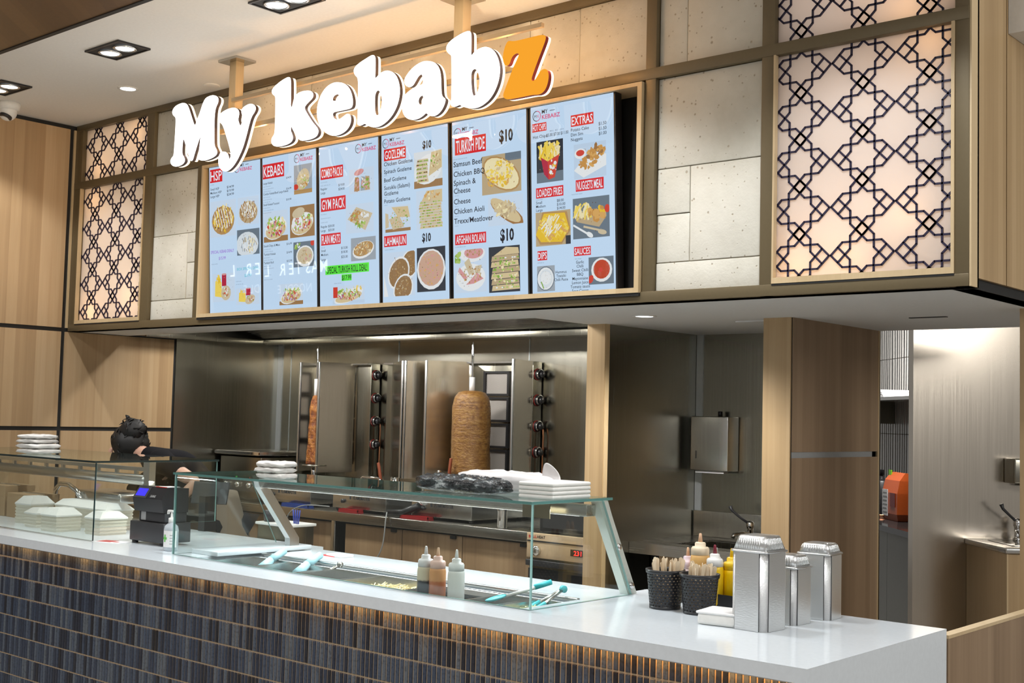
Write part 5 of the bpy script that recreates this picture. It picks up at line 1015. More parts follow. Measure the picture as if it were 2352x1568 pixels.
wbox('hood_shell', STEEL_D, hd_, -8.015, -4.17, 4.98, 6.355, 2.56, 2.6); wbox('front_skirt', STEEL_D, hd_, -8.015, -4.17, 4.972, 4.985, 2.2, 2.58); wbox('side_skirt', STEEL_D, hd_, -4.172, -4.165, 4.985, 6.35, 2.2, 2.58)
for x in (-6.9, -6.1, -5.3, -4.6):
    b = MB(); b.lathe([(0, 0), (.03, 0), (.03, .02), (0, .02)], 14, 0, TM(x, 5.12, 2.47)); wp(b, 'hood_lens', LAMP, hd_)
# ---------------------------------------------------------------- cook line bench and cupboards
BZ = 1.0
kb = thing('steel_bench', 'long stainless steel bench under the kebab grills', 'bench', (-6.3, 6.0, .93))
wbox('bench_top', STEEL_H, kb, -8.0, -4.76, 5.69, 6.355, .94, BZ, .003); wbox('splash_back', STEEL, kb, -8.0, -4.76, 6.345, 6.357, BZ, 1.15)
def cupboard(x0, x1, label, n=1, y=5.73):
    t = thing('cupboard', label, 'cupboard', ((x0+x1)/2, 6.03, 0), group='oak cupboards under the kebab bench')
    wbox('carcass', BLACKJ, t, x0, x1, y+.02, 6.33, .1, .93); wbox('plinth', BLACKP, t, x0, x1, y+.06, 6.3, 0, .1)
    w = (x1-x0)/n
    for k in range(n):
        dd = wbox('door', WOOD_CAB, t, x0+k*w+.002, x0+(k+1)*w-.002, y, y+.02, .11, .925, .001)
        s_ = 1 if k % 2 == 0 else 0; hx = x0+k*w+(w-.07 if s_ else .07); b = MB(); b.box(hx-.022, hx+.022, y-.016, y+.001, .905, .924); wp(b, 'tab_handle', BLACKP, t, dd)
    return t
cupboard(-7.6, -6.585, 'oak cupboard under the bench by the steel side wall', 2); cupboard(-6.44, -5.885, 'oak cupboard under the bench right of the dark gap'); cupboard(-5.88, -5.345, 'oak cupboard under the bench behind the sauce bottles'); cupboard(-5.34, -4.765, 'oak cupboard under the bench beside the oven')
o = MB().box(-.02, .02, -.02, .02, 0, .94, 0, None, .003).build('bench_post', STEEL, None, (-6.55, 5.735, 0)); tag(o, 'square steel post in the gap between the oak cupboards', 'post')
# ---------------------------------------------------------------- kebab grills
BURN = None
def mk_mesh():
    t = NT('burner_mesh'); ck = t.n('ShaderNodeTexChecker'); t.t.links.new(t.pos((1, 1, 1)), ck.inputs['Vector']); ck.inputs['Scale'].default_value = 160; ck.inputs[1].default_value = (.46, .43, .40, 1); ck.inputs[2].default_value = (.24, .22, .2, 1)
    t.pbr(ck.outputs[0], .6, .3); return t.m
BURN = mk_mesh()
def mk_meat(name, cols, scale, bumpd, stretch=2.0):
    t = NT(name); v = t.obj((1, 1, stretch)); a = t.noise(v, scale, 6, .65); bnd = t.noise(t.obj((.6, .6, 14)), 4, 4)
    f = t.math('ADD', t.math('MULTIPLY', a, .7), t.math('MULTIPLY', bnd, .3)); c = t.ramp(f, [(.32, cols[0]), (.45, cols[1]), (.56, cols[2]), (.7, cols[3])])
    t.pbr(c, .38, 0, t.bump(f, .9, bumpd)); return t.m
MEAT_A = mk_meat('doner_meat', [(.09, .032, .008), (.19, .085, .02), (.27, .14, .036), (.38, .22, .07)], 40, .008)
MEAT_B = mk_meat('chicken_meat', [(.05, .01, .004), (.22, .06, .012), (.42, .16, .03), (.6, .34, .11)], 30, .03, .8)
def wing(t, x0, y0, x1, y1, z0=1.24, z1=2.05):
    d = Vector((x1-x0, y1-y0, 0)).normalized(); n = Vector((-d.y, d.x, 0))*.006; b = MB()
    P = [Vector((x0, y0, 0))-n, Vector((x1, y1, 0))-n, Vector((x1, y1, 0))+n, Vector((x0, y0, 0))+n]
    vs = [(p.x, p.y, z0) for p in P]+[(p.x, p.y, z1) for p in P]; b.add(vs, [(0, 3, 2, 1), (4, 5, 6, 7), (0, 1, 5, 4), (1, 2, 6, 5), (2, 3, 7, 6), (3, 0, 4, 7)])
    o = wp(b, 'side_wing', STEEL_M, t); b = MB(); b.box(x1-.008, x1+.008, y1-.008, y1+.008, z0, z1, 0, None, .002); wp(b, 'wing_edge', ALU, t, o); return o
def kebab(xs, label, wings, meat=None, burners=True, xr=.305):
    t = thing('kebab_grill', label, 'kebab grill', (xs, 6.1, BZ), group='kebab grills on the bench')
    bs = wbox('base_box', STEEL, t, xs-.33, xs+.21, 5.80, 6.34, BZ+.02, 1.165, .003)
    for x in (xs-.3, xs+.18):
        for y in (5.83, 6.3): b = MB(); b.lathe([(.014, 0), (.02, .02)], 10, 0, TM(x, y, BZ)); wp(b, 'foot', BLACKP, t)
    b = MB(); put_text(b, 'FLAMEMASTER', xs-.12, 1.085, .022, .17, 0, 5.7985, .015); b.box(xs-.155, xs-.14, 5.7983, 5.7995, 1.085, 1.107, 0, None); wp(b, 'name_print', DARKP, t, bs)
    b = MB(); b.lathe([(0, 0), (.014, 0), (.014, .012), (0, .014)], 14, 0, Matrix.Translation((xs-.22, 5.80, 1.07)) @ Matrix.Rotation(pi/2, 4, 'X')); wp(b, 'switch', BLACKP, t, bs)
    cz0, cz1 = 1.20, 2.05
    cb = wbox('burner_housing', STEEL_D, t, xs-.305, xs+xr, 6.26, 6.35, cz0, cz1, .003)
    wbox('top_flange', STEEL, t, xs-.305, xs+xr, 6.22, 6.262, cz1-.012, cz1)
    if burners:
        for k in range(4):
            z1 = 1.985-k*.175; b = MB()
            for q in ((-.115, .115, z1-.014, z1), (-.115, .115, z1-.165, z1-.151), (-.115, -.098, z1-.151, z1-.014), (.098, .115, z1-.151, z1-.014)): b.box(xs+q[0], xs+q[1], 6.235, 6.262, q[2], q[3])
            bf = wp(b, 'burner', BLACKP, t); b = MB(); b.box(xs-.098, xs+.098, 6.25, 6.262, z1-.151, z1-.014); wp(b, 'burner_mesh', BURN, t, bf)
    for k in range(4):
        z = 1.965-k*.171; M = Matrix.Translation((xs+xr, 6.305, z)) @ Matrix.Rotation(pi/2, 4, 'Y')
        b = MB(); b.lathe([(0, 0), (.039, 0), (.039, .004), (0, .004)], 20, 0, M); kr = wp(b, 'knob_ring', plain('dark_red_ring', (.2, .02, .012), .4), t)
        b = MB(); b.lathe([(.034, .004), (.034, .02), (.03, .024), (0, .024)], 20, 0, M); b.lathe([(.022, .024), (.021, .048), (0, .05)], 16, 0, M); wp(b, 'knob', BLACKP, t, kr)
        b = MB(); n = 16; pts = [M @ Vector((.032*math.cos(a), .032*math.sin(a), .026)) for a in [1.2+4.4*i/n for i in range(n+1)]]; b.tube(pts, .0055, 6); wp(b, 'knob_bezel', CHROME, t, kr)
    b = MB(); b.tube([(xs+xr+.01, 6.33, 1.62), (xs+xr+.03, 6.335, 1.60), (xs+xr+.035, 6.335, 1.56), (xs+xr+.03, 6.335, 1.22)], .006, 8); wp(b, 'gas_pipe', COPPER, t)
    for w_ in wings: wing(t, *w_)
    if meat:
        b = MB(); b.tube([(xs, 6.0, 1.165), (xs, 6.0, 1.30)], .022, 12); b.tube([(xs, 6.0, 1.3), (xs, 6.0, 2.145), (xs, 6.0, 2.17)], [.008, .008, .001], 10); wp(b, 'spit', CHROME, t)
        b = MB(); b.lathe([(.019, meat[0][-1][1]-.01), (.019, meat[2])], 12, 0, TM(xs, 6.0, 0)); wp(b, 'spit_sleeve', WHITEP, t)
        b = MB(); b.lathe([(.0, 1.285), (.10, 1.285), (.10, 1.295), (0, 1.295)], 24, 0, TM(xs, 6.0, 0)); wp(b, 'meat_plate', STEEL_D, t)
        from mathutils import noise as N
        prof = meat[0]; n = 44; vs = []; fs = []
        P2 = []
        for i in range(len(prof)-1):
            (r0, z0), (r1, z1) = prof[i], prof[i+1]; m = max(1, int(abs(z1-z0)/.012))
            for k in range(m): P2.append((r0+(r1-r0)*k/m, z0+(z1-z0)*k/m))
        P2.append(prof[-1])
        for r, z in P2:
            for k in range(n):
                a = 2*pi*k/n; d = 1+meat[3]*N.noise(Vector((math.cos(a)*2.5, math.sin(a)*2.5, z*meat[4])))+meat[3]*.6*N.noise(Vector((math.cos(a)*8, math.sin(a)*8, z*40)))
                vs.append((xs+r*d*math.cos(a), 6.0+r*d*math.sin(a), z))
        for i in range(len(P2)-1):
            for k in range(n): fs.append((i*n+k, i*n+(k+1) % n, (i+1)*n+(k+1) % n, (i+1)*n+k))
        fs += [tuple(reversed(range(n))), tuple((len(P2)-1)*n+k for k in range(n))]
        b = MB(); b.add(vs, fs, 0, True); wp(b, 'meat_cone', meat[1], t)
    return t
kebab(-7.11, 'kebab grill with a slim cone of browned chicken, by the steel side wall', [(-6.965, 6.24, -7.05, 5.97), (-7.33, 6.24, -7.265, 5.97)], ([(.062, 1.297), (.06, 1.33), (.052, 1.42), (.05, 1.5), (.046, 1.6), (.044, 1.7), (.036, 1.76), (.026, 1.795), (.02, 1.803)], MEAT_B, 1.925, .16, 14))
kebab(-6.33, 'middle kebab grill without a spit, its steel shields folded shut', [(-6.55, 6.24, -6.19, 5.99), (-6.0, 6.24, -6.15, 5.98)], None)
kebab(-5.545, 'kebab grill with a large rounded cone of brown doner meat', [(-5.235, 6.24, -5.172, 5.98), (-5.80, 6.24, -5.95, 5.98)], ([(.131, 1.298), (.133, 1.32), (.127, 1.45), (.127, 1.65), (.125, 1.74), (.115, 1.80), (.09, 1.835), (.05, 1.845), (.02, 1.846)], MEAT_A, 1.935, .035, 9))
# trays, tools and odds on the bench
DRED = plain('dark_red_plastic', (.34, .012, .016), .4)
def drip(x, y, w, d, mat, label):
    t = thing('drip_tray', label, 'tray', (x, y, BZ), group='coloured trays on the kebab bench'); b = MB(); b.box(-w/2, w/2, -d/2, d/2, .0, .006); b.build('tray_floor', mat, t); b = MB()
    for q in ((-w/2, w/2, -d/2, -d/2+.006), (-w/2, w/2, d/2-.006, d/2), (-w/2, -w/2+.006, -d/2, d/2), (w/2-.006, w/2, -d/2, d/2)): b.box(*q, .006, .022)
    b.build('tray_rim', mat, t)
drip(-6.43, 5.765, .2, .055, DRED, 'red plastic tray on the bench before the middle grill'); drip(-5.79, 5.765, .26, .055, DRED, 'red plastic tray on the bench before the doner grill'); drip(-7.0, 5.765, .3, .055, BLUEP, 'blue plastic tray on the bench before the chicken grill')
t = thing('kebab_cutter', 'black electric kebab cutter with a cord lying on the bench', 'cutter', (-5.93, 5.745, BZ+.01), rz=.3); b = MB(); b.tube([(-.09, 0, .022), (.02, 0, .025), (.14, .01, .075)], [.018, .022, .024], 12); b.build('cutter_body', BLACKP, t); b = MB(); b.lathe([(0, 0), (.04, 0), (.04, .008), (0, .01)], 18, 0, TM(.15, .01, .1, 0, 0, .7)); b.build('blade_guard', CHROME, t)
def cord(pts, label):
    b = MB(); P = [Vector(p) for p in pts]; q = []
    for i in range(len(P)-1):
        for k in range(8):
            u = k/8; p0, p1, p2, p3 = P[max(i-1, 0)], P[i], P[i+1], P[min(i+2, len(P)-1)]
            q.append(.5*((2*p1)+(-p0+p2)*u+(2*p0-5*p1+4*p2-p3)*u*u+(-p0+3*p1-3*p2+p3)*u**3))
    q.append(P[-1]); b.tube(q, .0045, 6); tag(b.build('power_cord', GREYP), label, 'cord', 'cords hanging from the bench')
cord([(-6.02, 5.72, 1.04), (-5.98, 5.67, .99), (-6.0, 5.66, .8), (-6.12, 5.66, .62), (-6.2, 5.67, .4), (-6.1, 5.68, .02)], 'grey cord hanging before the oak cupboards behind the sauce bottles')
cord([(-6.6, 5.72, 1.03), (-6.85, 5.68, 1.02), (-6.98, 5.66, .93), (-6.9, 5.66, .78), (-6.85, 5.66, .55), (-6.9, 5.67, .02)], 'grey cord looping before the cupboard by the steel side wall')
def small_lathe(name, mat, loc, prof, label, cat, n=20):
    b = MB(); b.lathe(prof, n); return tag(b.build(name, mat, None, loc), label, cat)
small_lathe('steel_cup', CHROME, (-6.10, 5.86, 1.167), [(.028, 0), (.03, .003), (.032, .085), (.03, .086), (.027, .01), (0, .008)], 'small steel cup on the middle grill base', 'cup')
small_lathe('shaker', CHROME, (-5.06, 5.78, BZ), [(.03, 0), (.032, .004), (.032, .1), (.034, .102), (.034, .12), (.02, .13), (0, .132)], 'tall steel shaker standing beside the doner grill', 'shaker')
def knife(loc, rz, label, ang):
    t = thing('knife', label, 'knife', loc, rz, 'knives on the kebab grills'); M = Matrix.Rotation(ang, 4, 'Y')
    b = MB(); b.box(-.009, .009, -.008, .008, 0, .12, 0, M, .004); b.build('handle', BRICKRED, t)
    b = MB(); b.box(-.011, .011, -.0012, .0012, -.16, .0, 0, M); b.build('blade', CHROME, t)
knife((-5.58, 5.84, 1.285), 0, 'knife with a red brown handle leaning before the doner cone', .12); knife((-6.22, 5.84, 1.23), 0, 'knife with a brown handle standing by the middle grill', -.25)
tongs(-5.66, 5.83, 1.31, -.2, 'steel tongs leaning before the doner cone', STEEL, None, .16, .9)
t = thing('knife_rack', 'low chrome knife rack before the middle grill', 'rack', (-6.33, 5.83, 1.167)); b = MB(); b.tube([(-.09, 0, 0), (-.09, 0, .05), (-.06, 0, .075), (.1, 0, .075), (.13, 0, .05), (.13, 0, 0)], .008, 8); b.build('rack_frame', CHROME, t); b = MB(); b.box(-.09, .13, -.02, .02, 0, .008); b.build('rack_base', STEEL, t)
# griddle by the side wall
t = thing('griddle', 'stainless steel griddle with a flat lid by the steel side wall', 'griddle', (-7.6, 6.02, BZ))
wbox('griddle_body', STEEL_D, t, -7.98, -7.48, 5.80, 6.3, BZ+.02, 1.33, .004); wbox('griddle_lid', STEEL, t, -8.0, -7.455, 5.76, 6.32, 1.345, 1.375, .004); wbox('lid_rim', CHROME, t, -8.0, -7.455, 5.755, 5.765, 1.35, 1.37)
for k in range(3):
    b = MB(); b.lathe([(0, 0), (.022, 0), (.02, .025), (0, .027)], 14, 0, Matrix.Translation((-7.88+k*.14, 5.80, 1.12)) @ Matrix.Rotation(pi/2, 4, 'X')); wp(b, 'control_knob', CHROME, t)
for x, c in ((-7.77, (.05, .9, .1)), (-7.6, (1, .05, .03))): wbox('pilot_light', emis('pilot_'+str(x), c, 4), t, x-.006, x+.006, 5.795, 5.8, 1.17, 1.182)
wbox('griddle_leg', STEEL_D, t, -7.95, -7.5, 5.85, 6.25, BZ, BZ+.02)
# pizza oven at the end of the bench
t = thing('deck_oven', 'deck oven with a steel control panel, red digits and dark door', 'oven', (-4.45, 5.95, .1))
wbox('oven_body', STEEL_D, t, -4.735, -4.172, 5.66, 6.32, .2, 1.0, .004); wbox('oven_feet', BLACKP, t, -4.70, -4.2, 5.7, 6.28, 0, .2)
cp_ = wbox('control_panel', plain('warm_steel', (.78, .58, .37), .38, .35), t, -4.74, -4.17, 5.64, 5.662, .862, 1.005, .002); wbox('panel_band', BLACKP, t, -4.735, -4.172, 5.637, 5.641, .955, .963, 0, cp_)
b = MB(); put_text(b, 'BELL', -4.725, .977, .016, .06, 0, 5.6385, .02); put_text(b, 'HEAT', -4.662, .977, .016, .062, 1, 5.6385, .02); wp(b, 'name_print', [REDP, BLACKP], t, cp_)
b = MB(); b.lathe([(0, 0), (.03, 0), (.028, .02), (.01, .024), (0, .024)], 18, 0, Matrix.Translation((-4.66, 5.64, .905)) @ Matrix.Rotation(pi/2, 4, 'X')); wp(b, 'dial', CHROME, t, cp_)
b = MB(); b.box(-4.41, -4.325, 5.636, 5.641, .895, .933); dw = wp(b, 'display_window', BLACKP, t, cp_); b = MB(); put_text(b, '231', -4.385, .901, .026, .055, 0, 5.635, .02); wp(b, 'digits', emis('red_digits', (1, .03, .02), 3), t, cp_)
dr = wbox('oven_door', BLACKP, t, -4.73, -4.178, 5.645, 5.662, .3, .80, .003); wbox('door_rail', DARKP, t, -4.74, -4.17, 5.63, 5.66, .815, .85, .004); wbox('vent_plate', GREYP, t, -4.43, -4.30, 5.64, 5.646, .62, .70, .003, dr)
t = thing('warming_cabinet', 'black warming cabinet standing on the deck oven', 'warmer', (-4.45, 5.98, 1.006)); wbox('cabinet_shell', BLACKP, t, -4.73, -4.18, 5.74, 6.3, 1.006, 1.21, .008); wbox('cabinet_glass', DARKP, t, -4.7, -4.21, 5.735, 5.741, 1.03, 1.18)
# ---------------------------------------------------------------- sink alcove
t = thing('sink_bench', 'stainless steel sink bench in the alcove', 'sink', (-3.6, 6.0, 0)); b = MB()
b.box(-4.04, -3.82, 5.69, 6.355, .945, 1.005); b.box(-3.42, -3.085, 5.69, 6.355, .945, 1.005); b.box(-3.82, -3.42, 5.69, 5.82, .945, 1.005); b.box(-3.82, -3.42, 6.2, 6.355, .945, 1.005); wp(b, 'bench_top', STEEL_H, t)
b = MB(); b.box(-3.82, -3.815, 5.82, 6.2, .8, .995); b.box(-3.425, -3.42, 5.82, 6.2, .8, .995); b.box(-3.82, -3.42, 5.82, 5.825, .8, .995); b.box(-3.82, -3.42, 6.195, 6.2, .8, .995); b.box(-3.82, -3.42, 5.82, 6.2, .795, .8); wp(b, 'basin', STEEL_D, t)
wbox('splash_back', STEEL, t, -4.035, -3.085, 6.335, 6.355, 1.005, 1.155, .003); cbx = wbox('cupboard_front', WOOD_COL, t, -3.86, -3.085, 5.72, 5.74, .1, .94)
wbox('plinth', BLACKP, t, -4.0, -3.1, 5.8, 6.3, 0, .1); wbox('side_void', BLACKJ, t, -4.035, -3.87, 5.9, 6.3, .1, .94)
def tap(loc, rz, label):
    t = thing('elbow_tap', label, 'tap', loc, rz, 'long lever taps'); b = MB(); b.lathe([(.024, 0), (.024, .012), (.017, .016), (.017, .075), (.022, .08), (.022, .11), (.012, .12), (0, .122)], 16); b.build('tap_body', CHROME, t)
    b = MB(); b.tube([(0, 0, .1), (-.045, -.03, .135), (-.09, -.05, .175), (-.1, -.055, .2)], [.008, .007, .008, .012], 10); b.build('lever', DARKP, t)
    b = MB(); b.tube([(0, 0, .05), (-.02, -.06, .055), (-.035, -.12, .045), (-.037, -.13, .03)], .011, 10); b.build('spout', CHROME, t); return t
tap((-3.60, 6.25, 1.005), 0, 'chrome long lever tap on the alcove sink')
t = thing('towel_dispenser', 'stainless steel paper towel dispenser on the alcove wall', 'dispenser', (-3.88, 6.30, 1.39)); bd = wbox('dispenser_body', STEEL, t, -4.0, -3.745, 6.235, 6.356, 1.395, 1.712, .006); wbox('lock_slot', BLACKP, t, -3.962, -3.957, 6.2335, 6.2365, 1.465, 1.51, 0, bd)
wbox('paper_tail', PAPER, t, -3.97, -3.78, 6.25, 6.3, 1.382, 1.394); b = MB(); b.lathe([(0, 0), (.014, 0), (.014, .03), (0, .032)], 12, 0, TM(-3.85, 6.32, 1.712)); wp(b, 'knob', BLACKP, t)
# ---------------------------------------------------------------- back room
MQ = RM((-2.862, 6.75, 0))
t = thing('hand_basin_cabinet', 'oak hand basin cabinet with a steel top by the right post', 'cabinet', (-2.4, 6.75, 0)); b = MB(); b.box(.31, .95, -.505, -.002, .06, 1.035, 0, MQ); wp(b, 'cabinet_body', WOOD_COL, t); b = MB(); b.box(.306, .314, -.508, -.002, .06, 1.036, 0, MQ); wp(b, 'edge_strip', WOOD_TRIM, t)
b = MB(); b.box(.295, .97, -.52, -.002, 1.036, 1.066, 0, MQ, .008); wp(b, 'steel_top', STEEL, t); b = MB(); b.box(.38, .8, -.44, -.1, 1.067, 1.07, 0, MQ, .001); wp(b, 'basin_rim', CHROME, t); b = MB(); b.box(.36, .9, -.49, .0, 0, .06, 0, MQ); wp(b, 'plinth', BLACKP, t)
p = MQ @ Vector((.56, -.08, 1.067)); tap((p.x, p.y, p.z), .6, 'chrome long lever tap on the hand basin by the right post')
b = MB(); b.box(.52, .8, -.13, -.002, 1.38, 1.52, 0, MQ, .01); t = thing('soap_dispenser', 'dark soap dispenser on the steel return wall', 'dispenser', (-2.4, 7.1, 1.38)); wp(b, 'dispenser_body', STEEL_D, t); b = MB(); b.box(.6, .7, -.1, -.03, 1.365, 1.381, 0, MQ); wp(b, 'nozzle', BLACKP, t)
ME = RM((-3.7, 8.205, 0))
t = thing('prep_counter', 'grey cupboard with a dark stone top in the back room', 'counter', (-3.5, 8.3, 0)); b = MB(); b.box(.03, .42, -1.2, 1.6, .0, .94, 0, ME); wp(b, 'cupboard_body', BLACKJ, t); 
GREYC = plain('grey_laminate', (.40, .425, .42), .5)
for k in range(5): b = MB(); b.box(.01, .03, -1.2+k*.56, -1.2+k*.56+.556, .08, .955, 0, ME); wp(b, 'cupboard_door', GREYC, t)
b = MB(); b.box(-.01, .6, -1.2, 1.6, .96, 1.0, 0, ME); wp(b, 'stone_top', plain('dark_stone', (.03, .03, .03), .08), t)
t = thing('wall_shelf', 'steel wall shelf holding papers in the back room', 'shelf', (-3.7, 8.8, 1.8)); b = MB(); b.box(.25, .6, -1.0, 2.0, 1.875, 1.9, 0, ME); wp(b, 'shelf_board', STEEL, t); b = MB(); b.box(.32, .6, 1.42, 1.45, 1.70, 1.875, 0, ME); wp(b, 'bracket', STEEL_D, t); b = MB(); b.box(.32, .6, .12, .15, 1.70, 1.875, 0, ME); wp(b, 'bracket', STEEL_D, t)
for k in range(3): b = MB(); b.box(.27, .5, .75+.03*k, 1.35-.06*k, 1.901+k*.02, 1.918+k*.02, 0, ME); o = b.build('paper_ream', PAPER); tag(o, ['lowest white paper sheaf on the back room shelf', 'middle white paper sheaf on the back room shelf', 'uppermost white paper sheaf on the back room shelf'][k], 'papers')
t = thing('snack_bag', 'orange and white food bag on the back room counter', 'bag', (ME @ Vector((.28, .42, 1.001)))); 
ORB = plain('orange_bag', (.62, .11, .02), .35); b = MB(); Mb = Matrix.Rotation(math.atan2(RB.y, RB.x), 4, 'Z')
vs = []; prof = [(.06, .13, 0), (.075, .15, .05), (.075, .155, .2), (.055, .15, .29), (.012, .14, .345)]
for dx, dy, z in prof: vs += [(-dx, -dy, z), (dx, -dy, z), (dx, dy, z), (-dx, dy, z)]
fs = [(3, 2, 1, 0), (16, 17, 18, 19)]+[(4*i+k, 4*i+(k+1) % 4, 4*i+4+(k+1) % 4, 4*i+4+k) for i in range(4) for k in range(4)]
b.add(vs, fs, 0, False, Mb); b.build('bag_body', ORB, t)
b = MB(); b.box(-.0785, -.076, .03, .145, .03, .22, 0, Mb); wl_ = b.build('white_panel', PAPER, t); b = MB(); b.box(-.0795, -.0785, -.12, -.02, .1, .2, 0, Mb); b.build('dark_red_panel', plain('dark_red', (.2, .01, .01), .4), t); b = MB(); b.box(-.03, -.02, .1, .15, .26, .36, 0, Mb); b.build('green_tag', plain('lime', (.2, .6, .03), .4), t)
b = MB()
for k in range(6): b.box(-.0792, -.0786, .04+.01*(k % 2), .13, .05+k*.028, .06+k*.028, 0, Mb)
o = b.build('print_lines', GREYP, t); o['kind'] = 'stuff'
t = thing('kettle', 'black kettle on the back room counter beside the orange bag', 'kettle', (ME @ Vector((.28, .80, 1.001)))); b = MB(); b.lathe([(.09, 0), (.095, .02), (.09, .1), (.075, .26), (.06, .275), (.015, .285), (.015, .3), (0, .3)], 20); b.build('kettle_body', BLACKP, t); b = MB(); b.lathe([(.1, 0), (.1, .018), (.093, .02)], 20); b.build('kettle_base', COPPER, t); b = MB(); b.tube([(-.05, -.07, .26), (-.1, -.12, .24), (-.105, -.125, .12), (-.07, -.085, .06)], .012, 8); b.build('kettle_handle', BLACKP, t)
t = thing('coffee_canister', 'black canister behind the kettle in the back room', 'canister', (ME @ Vector((.32, 1.08, 1.001)))); b = MB(); b.lathe([(.07, 0), (.07, .3), (.066, .305), (0, .31)], 20); b.build('canister_body', DARKP, t); b = MB(); b.lathe([(.073, .3), (.073, .34), (0, .345)], 20); b.build('lid', BLACKP, t)
# ---------------------------------------------------------------- behind the case by the oak wall
def foam_stack(x, y, w, d, h, label, lid=.045, rz=0):
    t = thing('foam_box_stack', label, 'foam boxes', (x, y, TZ), rz, 'stacks of foam boxes in the glass case'); n = max(4, int(h/.009)); b = MB()
    for k in range(n):
        z = h*k/n; e = .003*(k % 2); b.box(-w/2-e, w/2+e, -d/2-e, d/2+e, z, z+h/n*.96)
    b.build('nested_boxes', FOAMS, t)
    b = MB(); c = .028
    vs = [(-w/2-.006, -d/2-.006, h), (w/2+.006, -d/2-.006, h), (w/2+.006, d/2+.006, h), (-w/2-.006, d/2+.006, h), (-w/2-.006, -d/2-.006, h+.008), (w/2+.006, -d/2-.006, h+.008), (w/2+.006, d/2+.006, h+.008), (-w/2-.006, d/2+.006, h+.008), (-w/2+c, -d/2+c, h+lid), (w/2-c, -d/2+c, h+lid), (w/2-c, d/2-c, h+lid), (-w/2+c, d/2-c, h+lid)]
    b.add(vs, [(0, 3, 2, 1)]+[(4*i+k, 4*i+(k+1) % 4, 4*i+4+(k+1) % 4, 4*i+4+k) for i in range(2) for k in range(4)]+[(8, 9, 10, 11)]); b.build('top_lid', FOAM, t)
foam_stack(-7.02, 3.78, .15, .15, .11, 'foam box stack nearest the oak wall in the glass case', .05, .1); foam_stack(-6.78, 3.70, .13, .14, .075, 'low foam box stack, second from the oak wall', .035); foam_stack(-6.50, 3.66, .15, .15, .085, 'foam box stack in the glass case front corner', .045, .05); foam_stack(-6.20, 3.76, .15, .16, .085, 'foam box stack beside the cash box', .04)
foam_stack(-6.62, 3.93, .55, .17, .11, 'long white pack of foam lids behind the other foam stacks', .04)
CARD = plain('cardboard', (.36, .24, .13), .8)
for k, (x, w, h, l) in enumerate(((-7.66, .26, .19, 'cardboard carton hard against the oak wall behind the foam boxes'), (-7.36, .28, .15, 'low cardboard carton left of the contact grill'))):
    t = thing('carton', l, 'carton', (x, 3.95, TZ), group='cardboard cartons in the glass case'); b = MB(); b.box(-w/2, w/2, -.1, .1, 0, h, 0, None, .003); b.build('carton_body', CARD, t); b = MB(); b.box(-w/2+.01, w/2-.01, -.005, .005, h, h+.002); b.build('tape', FOAMS, t)
t = thing('contact_grill', 'chrome contact grill with a curved arm behind the foam boxes', 'contact grill', (-7.0, 4.15, TZ)); b = MB(); b.box(-.25, .45, -.1, .16, 0, .1, 0, None, .01); b.build('grill_base', STEEL_D, t); b = MB(); b.box(-.05, .45, -.1, .16, .125, .19, 0, None, .015); b.build('grill_lid', STEEL, t); b = MB()
b.tube([(-.28, -.1, .12), (-.27, -.1, .18), (-.2, -.11, .215), (-.1, -.11, .215), (0, -.11, .18), (.08, -.11, .1)], .016, 10); b.build('lift_arm', CHROME, t); b = MB(); b.lathe([(0, 0), (.03, 0), (.03, .025), (0, .025)], 16, 0, Matrix.Translation((-.2, -.10, .05)) @ Matrix.Rotation(pi/2, 4, 'X')); b.build('dial', BLACKP, t)
# small stand, tablet and worktop board behind the glass
t = thing('worktop_board', 'white ledge board beside the left support arm', 'board', (-5.05, 3.9, .98)); b = MB(); b.box(-.11, .1, -.3, .28, .0, .022, 0, None, .003); b.build('board', QUARTZ, t)
t = thing('order_stand', 'small steel stand with a white top holding blue pens', 'stand', (-5.5, 4.42, .93)); b = MB(); b.box(-.12, .16, -.07, .1, -.9, .12, 0, None, .004); b.build('stand_body', STEEL_D, t); b = MB(); b.box(-.13, .17, -.08, .11, .12, .135, 0, None, .003); b.build('white_top', WHITEP, t)
for k in range(4):
    o = MB().tube([(0, 0, 0), (.008*(k-1.5), .0, .075)], .0036, 8).build('pen', plain('pen_blue', (.03, .06, .4), .4) if k == 0 else MATS['pen_blue'], None, (-5.39+k*.012, 4.42, 1.066)); tag(o, 'blue capped pen standing on the small steel stand', 'pen', 'blue pens on the steel stand')
small_lathe('dip_pot', DARKP, (-5.57, 4.40, 1.066), [(.035, 0), (.045, .06), (.04, .06), (.03, .01), (0, .01)], 'small black pot with a pale rim on the steel stand', 'pot')
t = thing('order_tablet', 'dark tablet on a stand behind the receipt printer', 'tablet', (-6.05, 4.3, .98)); b = MB(); b.box(-.11, .11, -.008, .008, .16, .29, 0, TM(0, 0, 0, .5, -.3)); b.build('tablet_slab', DARKP, t); b = MB(); b.box(-.03, .03, -.02, .06, 0, .2); b.build('stand_foot', BLACKP, t)
